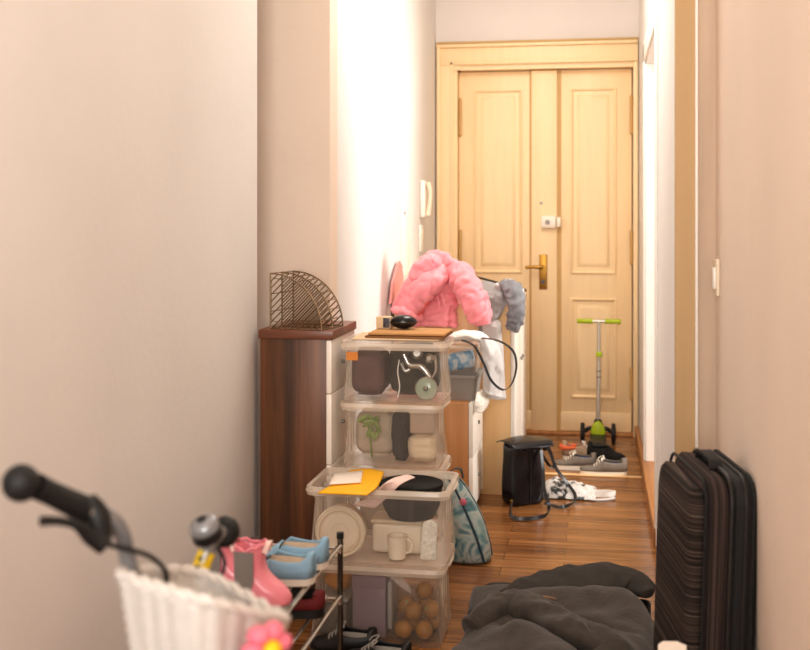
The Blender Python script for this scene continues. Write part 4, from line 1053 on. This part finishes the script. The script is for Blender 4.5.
def boot(label, loc, rz):
    o = thing('ankle_boot', label, 'boot', loc, rz, None)
    rings = []
    for z, x0, x1, w in ((.012, -.002, .165, .034), (.03, -.004, .168, .036), (.05, -.002, .15, .036), (.066, .004, .118, .034), (.085, .008, .092, .032), (.115, .008, .084, .033), (.145, .004, .088, .036)):
        cx, hl = (x0 + x1) / 2, (x1 - x0) / 2
        rings.append([V((cx + hl * math.copysign(abs(cos(t_)) ** .8, cos(t_)), w * math.copysign(abs(sin(t_)) ** .8, sin(t_)), z + (.012 * abs(cos(t_)) if z > .14 else 0))) for t_ in [2 * pi * k / 28 for k in range(28)]])
    for r_ in rings:
        for p in r_: p.x *= .78; p.z *= .87
    MB().loft(rings, False).build('upper', 'pinkrub', o, 60, solid=.004, sub=1)
    MB().loft([rings[0], rings[0]][:1] + [[V((p.x * 1.02, p.y * 1.05, .001)) for p in rings[0]]]).build('sole', 'greybox', o, 50)
    for s in (-1, 1):
        pts = []
        for i in range(15):
            a = pi * i / 14
            pts.append((.047 + .027 * cos(a + pi), .075 - .04 * sin(a)))
        pts = [(.018, .146)] + pts + [(.076, .146)]
        def on(x, z): return V((x, s * (.0372 + (.0025 if z > .11 else .0) + (.003 if z < .06 else 0)), z))
        MB().prism([on(x * .78, z * .87) for x, z in pts], (0, s * .0015, 0)).build('elastic_gore', 'elastic', o)
    MB().sweep([(.0378 + .035 * cos(a), .0365 * sin(a), .1275 + .0115 * abs(cos(a)) + .002 * sin(9 * a)) for a in [2 * pi * i / 28 for i in range(28)]], .0035, 6, 2, closed=True).build('ruffle', 'pinkrub', o)
    for xx in (.002, .073):
        MB().ribbon([(xx, -.01, .118), (xx + (.006 if xx > .05 else -.006), -.008, .137), (xx + (.009 if xx > .05 else -.009), 0, .143), (xx + (.006 if xx > .05 else -.006), .008, .137), (xx, .01, .12)], .012, .003, (1, 0, .2)).build('pull_tab', 'pinkpaper', o)
    return o
boot('pink rubber ankle boot with grey elastic, nearest on the rack', (-.785, 2.335, zr), R(-4))
boot('pink rubber ankle boot on the rack, just behind its mate', (-.89, 2.425, zr), R(-4))
shoe('leather_shoe', 'brown and blue grey leather shoe on the lower shelf of rack', 'shoe', (-.665, 2.36, zs[1] + .0095), R(176), .22, .085, .065, 'brownleather', 'blackplastic', 'bluegrey', None, .04)
shoe('red_shoe', 'dark red canvas shoe on the lower shelf of the rack', 'shoe', (-.665, 2.66, zs[1] + .0095), R(182), .21, .08, .06, 'darkred', 'blackplastic', 'blackcloth', 'darkred', .04)
shoe('black_trainer', 'black shoe with grey stripes on the floor, left one before floor tub', 'shoe', (-.655, 3.262, 0), R(182), .2, .085, .085, 'blackplastic', 'greybox_d', 'greybox', 'greybox', .05)
shoe('black_trainer', 'black shoe with grey stripes on the floor, right one before floor tub', 'shoe', (-.535, 3.17, 0), R(182), .2, .085, .085, 'blackplastic', 'greybox_d', 'greybox', 'greybox', .05)

# ================================================================= BICYCLE
AA, BB, CC, DD = att(114, 572, 1.5), att(203, 571, 1.70), att(289, 621, 1.55), att(202, 601, 1.38)
bi = thing('bicycle', 'child bicycle with a white wicker basket and black grips by the left wall', 'bicycle', ((AA.x + BB.x) / 2, (AA.y + BB.y) / 2, 0))
def bpart(b, name, m, parent=None, smooth=45, **k):
    for v in b.bm.verts: v.co -= V(bi.location)
    return b.build(name, m, parent or bi, smooth, **k)
hd = ((DD - AA) + (CC - BB)).normalized(); hd.z = 0; hd.normalize()
# basket: tapered, rounded corners, woven ribs
cen = (AA + BB + CC + DD) / 4
def bring(f, drop, n=14):
    rd = (.2, .3, .14, .3)
    cs = [AA, BB, CC, DD]; out = []
    cc = cen
    for i in range(4):
        p0, p1, p2 = cs[i - 1], cs[i], cs[(i + 1) % 4]
        a = p1.lerp(p0, rd[i]); b_ = p1.lerp(p2, rd[i])
        for k in range(n):
            t = k / n
            out.append(a * (1 - t) ** 2 + p1 * 2 * t * (1 - t) + b_ * t * t if True else p1)
        for k in range(n):
            t = k / n
            q = p2.lerp(p1, rd[(i + 1) % 4])
            out.append(b_.lerp(q, t))
    return [cc + (p - cc) * f - V((0, 0, drop)) for p in out]
bk_ = MB(); L_ = 26
rings = [bring(1 - .30 * (i / L_) + (.0), .004 + .2 * i / L_) for i in range(L_ + 1)]
nn = len(rings[0])
for i, r in enumerate(rings):
    for k, p in enumerate(r):
        d_ = (p - cen); d_.z = 0; d_.normalize()
        r[k] = p + d_ * (.0016 * (1 if i % 2 else -1) + .004 * abs(sin(pi * k / 5.0)))
vs = [[bk_.bm.verts.new(p) for p in r] for r in rings]
for a, c in zip(vs, vs[1:]):
    for i in range(nn): bk_.bm.faces.new((a[i], a[(i + 1) % nn], c[(i + 1) % nn], c[i]))
bk_.bm.faces.new(vs[-1])
bask = bpart(bk_, 'basket', 'wicker', None, 80, solid=.006)
rp = bring(1.02, 0)
rb = MB()
for ph in (0, pi):
    tw = []
    for k, p in enumerate(rp):
        a = k * .75 + ph; d_ = (p - cen); d_.z = 0; d_.normalize()
        tw.append(p + d_ * .004 * cos(a) + V((0, 0, .004 * sin(a))))
    rb.sweep(tw, .0058, 6, 1, closed=True)
bpart(rb, 'basket_rim', 'wicker', bask)
fl = MB(); fc_ = att(266, 648, 1.43)
fn = (fc_ - cen); fn.z = 0; fn.normalize(); fs = V((0, 0, 1)).cross(fn).normalized()
for k in range(6):
    a = 2 * pi * k / 6
    c = fc_ + fs * .022 * cos(a) + V((0, 0, .022 * sin(a)))
    fl.ball(c, .0165, 12, (1, 1, .8), .004, 40)
f_o = bpart(fl, 'flower', 'flower', bask)
bpart(MB().ball(fc_ + fn * .012, .014, 10), 'flower_centre', 'yellow', bask)
# handlebar
j0 = att(132, 590, 1.53); j1 = att(190, 600, 1.76); mid = (j0 + j1) / 2
bpart(MB().sweep([att(92, 512, 1.47), att(108, 517, 1.48), att(121, 532, 1.5), att(128, 560, 1.52), j0 + V((.01, 0, -.03)), mid + V((0, 0, -.07)), j1 + V((0, 0, -.02)), att(196, 580, 1.765), att(203, 562, 1.77), att(211, 543, 1.785), att(219, 534, 1.83), att(224, 531, 1.95)], .0115, 14, 8), 'handlebar', 'bar')
g0, g1 = att(36, 486, 1.4), att(88, 511, 1.465)
gd = (g1 - g0).normalized()
gr = MB().sweep([g0, g0.lerp(g1, .3), g0.lerp(g1, .7), g1], [.0165, .0155, .017, .0185], 16, 5)
bpart(gr, 'grip', 'rubber')
bpart(MB().ball(att(21, 483, 1.385), .0235, 18), 'grip_end', 'rubber')
r0, r1 = att(222, 534, 1.86), att(227, 531, 1.99)
bpart(MB().sweep([r0, r1], [.017, .017], 16, 4), 'grip', 'rubber')
bpart(MB().ball(r0.lerp(r1, .2) + V((.003, 0, .003)), .0265, 18), 'grip_end', 'rubber')
# clamp and brake lever
bpart(MB().sweep([att(88, 500, 1.46), att(97, 515, 1.465), att(100, 535, 1.465), att(105, 546, 1.465)], [.012, .017, .017, .01], 14, 5), 'brake_clamp', 'blackplastic')
bpart(MB().sweep([att(104, 546, 1.45), att(90, 536, 1.44), att(76, 525, 1.42), att(58, 521, 1.4), att(41, 521, 1.385)], [.012, .011, .006, .0055, .0065], 12, 6), 'brake_lever', 'blackplastic')
bpart(MB().sweep([att(105, 544, 1.46), att(122, 548, 1.48), att(145, 554, 1.52), att(160, 564, 1.56), att(166, 574, 1.6), att(168, 600, 1.62)], .0035, 8, 6), 'brake_cable', 'blackplastic')
bpart(MB().ring if False else MB().sweep([att(90, 508, 1.4655), att(91.5, 511.5, 1.466)], .019, 16, 2), 'clamp_ring', 'chrome')
# bell
bc = att(206, 531, 1.735)
ax = V((-.22, -.38, 1)).normalized()
bl = bpart(MB().lathe([(.020, -.016), (.024, -.012), (.024, .002), (.02, .004)], bc, ax, 22), 'bell_base', 'blackplastic')
bpart(MB().lathe([(.0235, .003), (.0235, .012), (.02, .018), (.013, .021), (.012, .0215), (.002, .022)], bc, ax, 22), 'bell_dome', 'bar', bl)
bpart(MB().lathe([(.008, .022), (.008, .024), (.001, .025)], bc, ax, 14), 'bell_cap', 'blackplastic', bl)
# yellow reflective tape
ta, tc_ = att(200, 570, 1.768), att(207, 552, 1.777)
tp = bpart(MB().cyl(ta, tc_, .0135), 'tape_band', 'tape')
for f_ in (.25, .7):
    q = ta.lerp(tc_, f_); bpart(MB().cbox(q + V((-.003, -.0125, 0)), (.007, .004, .009), .001, (0, .4, 0)), 'tape_mark', 'blackplastic', tp)
# second cable behind the basket
bpart(MB().sweep([att(216, 545, 1.8), att(224, 560, 1.8), att(221, 575, 1.78), att(205, 585, 1.74), att(190, 590, 1.7)], .0035, 8, 6), 'brake_cable', 'blackplastic')
# stem, fork, wheels and frame (below the picture)
st = V((mid.x, mid.y, 0))
fw = V((-.25, -.97, 0)).normalized()   # frame runs back from the head
fwd = hd
bpart(MB().cyl(mid + V((0, 0, -.07)), st + V((0, 0, .46)), .013).cyl(st + V((0, 0, .6)), st + V((0, 0, .45)), .018), 'head_tube', 'whiteplastic')
wc = st + fwd * .07 + V((0, 0, .155)); sdv = V((0, 0, 1)).cross(fwd).normalized()
for s in (-1, 1):
    bpart(MB().sweep([st + V((0, 0, .46)) + sdv * s * .01, st + fwd * .02 + V((0, 0, .38)) + sdv * s * .045, wc + sdv * s * .045], .009, 10), 'fork_blade', 'pinkrub')
def wheel(c, axis):
    x = V((axis.y, -axis.x, 0)); ring = [c + x * .137 * cos(a) + V((0, 0, .137 * sin(a))) for a in [2 * pi * i / 40 for i in range(40)]]
    w_ = bpart(MB().sweep(ring, .018, 12, 1, closed=True), 'tyre', 'rubber')
    s_ = MB().cyl(c - axis * .03, c + axis * .03, .014)
    for i in range(16):
        a = 2 * pi * i / 16; s_.cyl(c + axis * .02 * (1 if i % 2 else -1), c + x * .122 * cos(a) + V((0, 0, .122 * sin(a))), .0012, n=5)
    bpart(s_, 'spokes', 'chrome', w_)
wheel(wc, sdv)
rc = st + fw * .48 + V((0, 0, .155)); rs = V((0, 0, 1)).cross(fw).normalized()
wheel(rc, rs)
bb = st + fw * .26 + V((0, 0, .17)); se = st + fw * .34 + V((0, 0, .38))
bpart(MB().cyl(st + V((0, 0, .48)), bb, .016).cyl(bb, se, .014), 'frame', 'pinkrub')
for s in (-1, 1):
    bpart(MB().sweep([bb + rs * s * .02, rc + rs * s * .04, se + rs * s * .012], .007, 8, 5), 'rear_stay', 'pinkrub')
sd_ = bpart(MB().ball(se + V((0, 0, .03)), .07, 16, (.9, 1.2, .4)), 'saddle', 'blackplastic')

# ================================================================= CAMERA
cam = bpy.data.cameras.new('camera'); co = bpy.data.objects.new('camera', cam); C.objects.link(co)
co.location = (0, 0, HC); co.rotation_euler = (pi / 2, 0, A0)
cam.sensor_width = 36; cam.lens = F / 810 * 36; cam.shift_y = -(325 - 215) / 810
cam.clip_start = .05
cam.dof.use_dof = True; cam.dof.focus_distance = 3.9; cam.dof.aperture_fstop = 3.2; cam.dof.aperture_blades = 0
SC.camera = co

# ================================================================= LIGHT
def area(name, loc, target, sx, sy, power, col, spread=180):
    l = bpy.data.lights.new(name, 'AREA'); l.shape = 'RECTANGLE'; l.size = sx; l.size_y = sy; l.energy = power; l.color = col
    l.spread = R(spread)
    o = bpy.data.objects.new(name, l); C.objects.link(o); o.location = loc
    o.rotation_euler = (V(target) - V(loc)).to_track_quat('-Z', 'Y').to_euler(); return o
area('side_room_window', (2.75, 5.15, 1.6), (-.9, 4.85, 1.2), 1.0, 1.5, 62, (1, .98, .95), 140)
area('behind_fill', (-.25, -.9, 1.75), (-.55, 2.4, 2.5), 1.1, 1.6, 49, (1, .968, .925), 125)  # unseen soft light added behind the camera, tilted up at the walls
area('corridor_fill', (-.35, 4.7, 2.98), (-.35, 4.7, 0), .6, 1.6, 34, (1, .96, .91))  # added fill under the ceiling, brightens the far corridor
area('near_ceiling', (-.4, 2.2, 2.98), (-.5, 2.2, 0), .8, 1.6, 5, (1, .94, .88))
w = bpy.data.worlds.new('World'); SC.world = w; w.use_nodes = True
w.node_tree.nodes['Background'].inputs[0].default_value = (1, .95, .9, 1); w.node_tree.nodes['Background'].inputs[1].default_value = .3
SC.view_settings.view_transform = 'Standard'; SC.view_settings.look = 'None'; SC.view_settings.exposure = .0; SC.view_settings.gamma = .9
SC.cycles.max_bounces = 10; SC.cycles.transparent_max_bounces = 24; SC.cycles.diffuse_bounces = 6
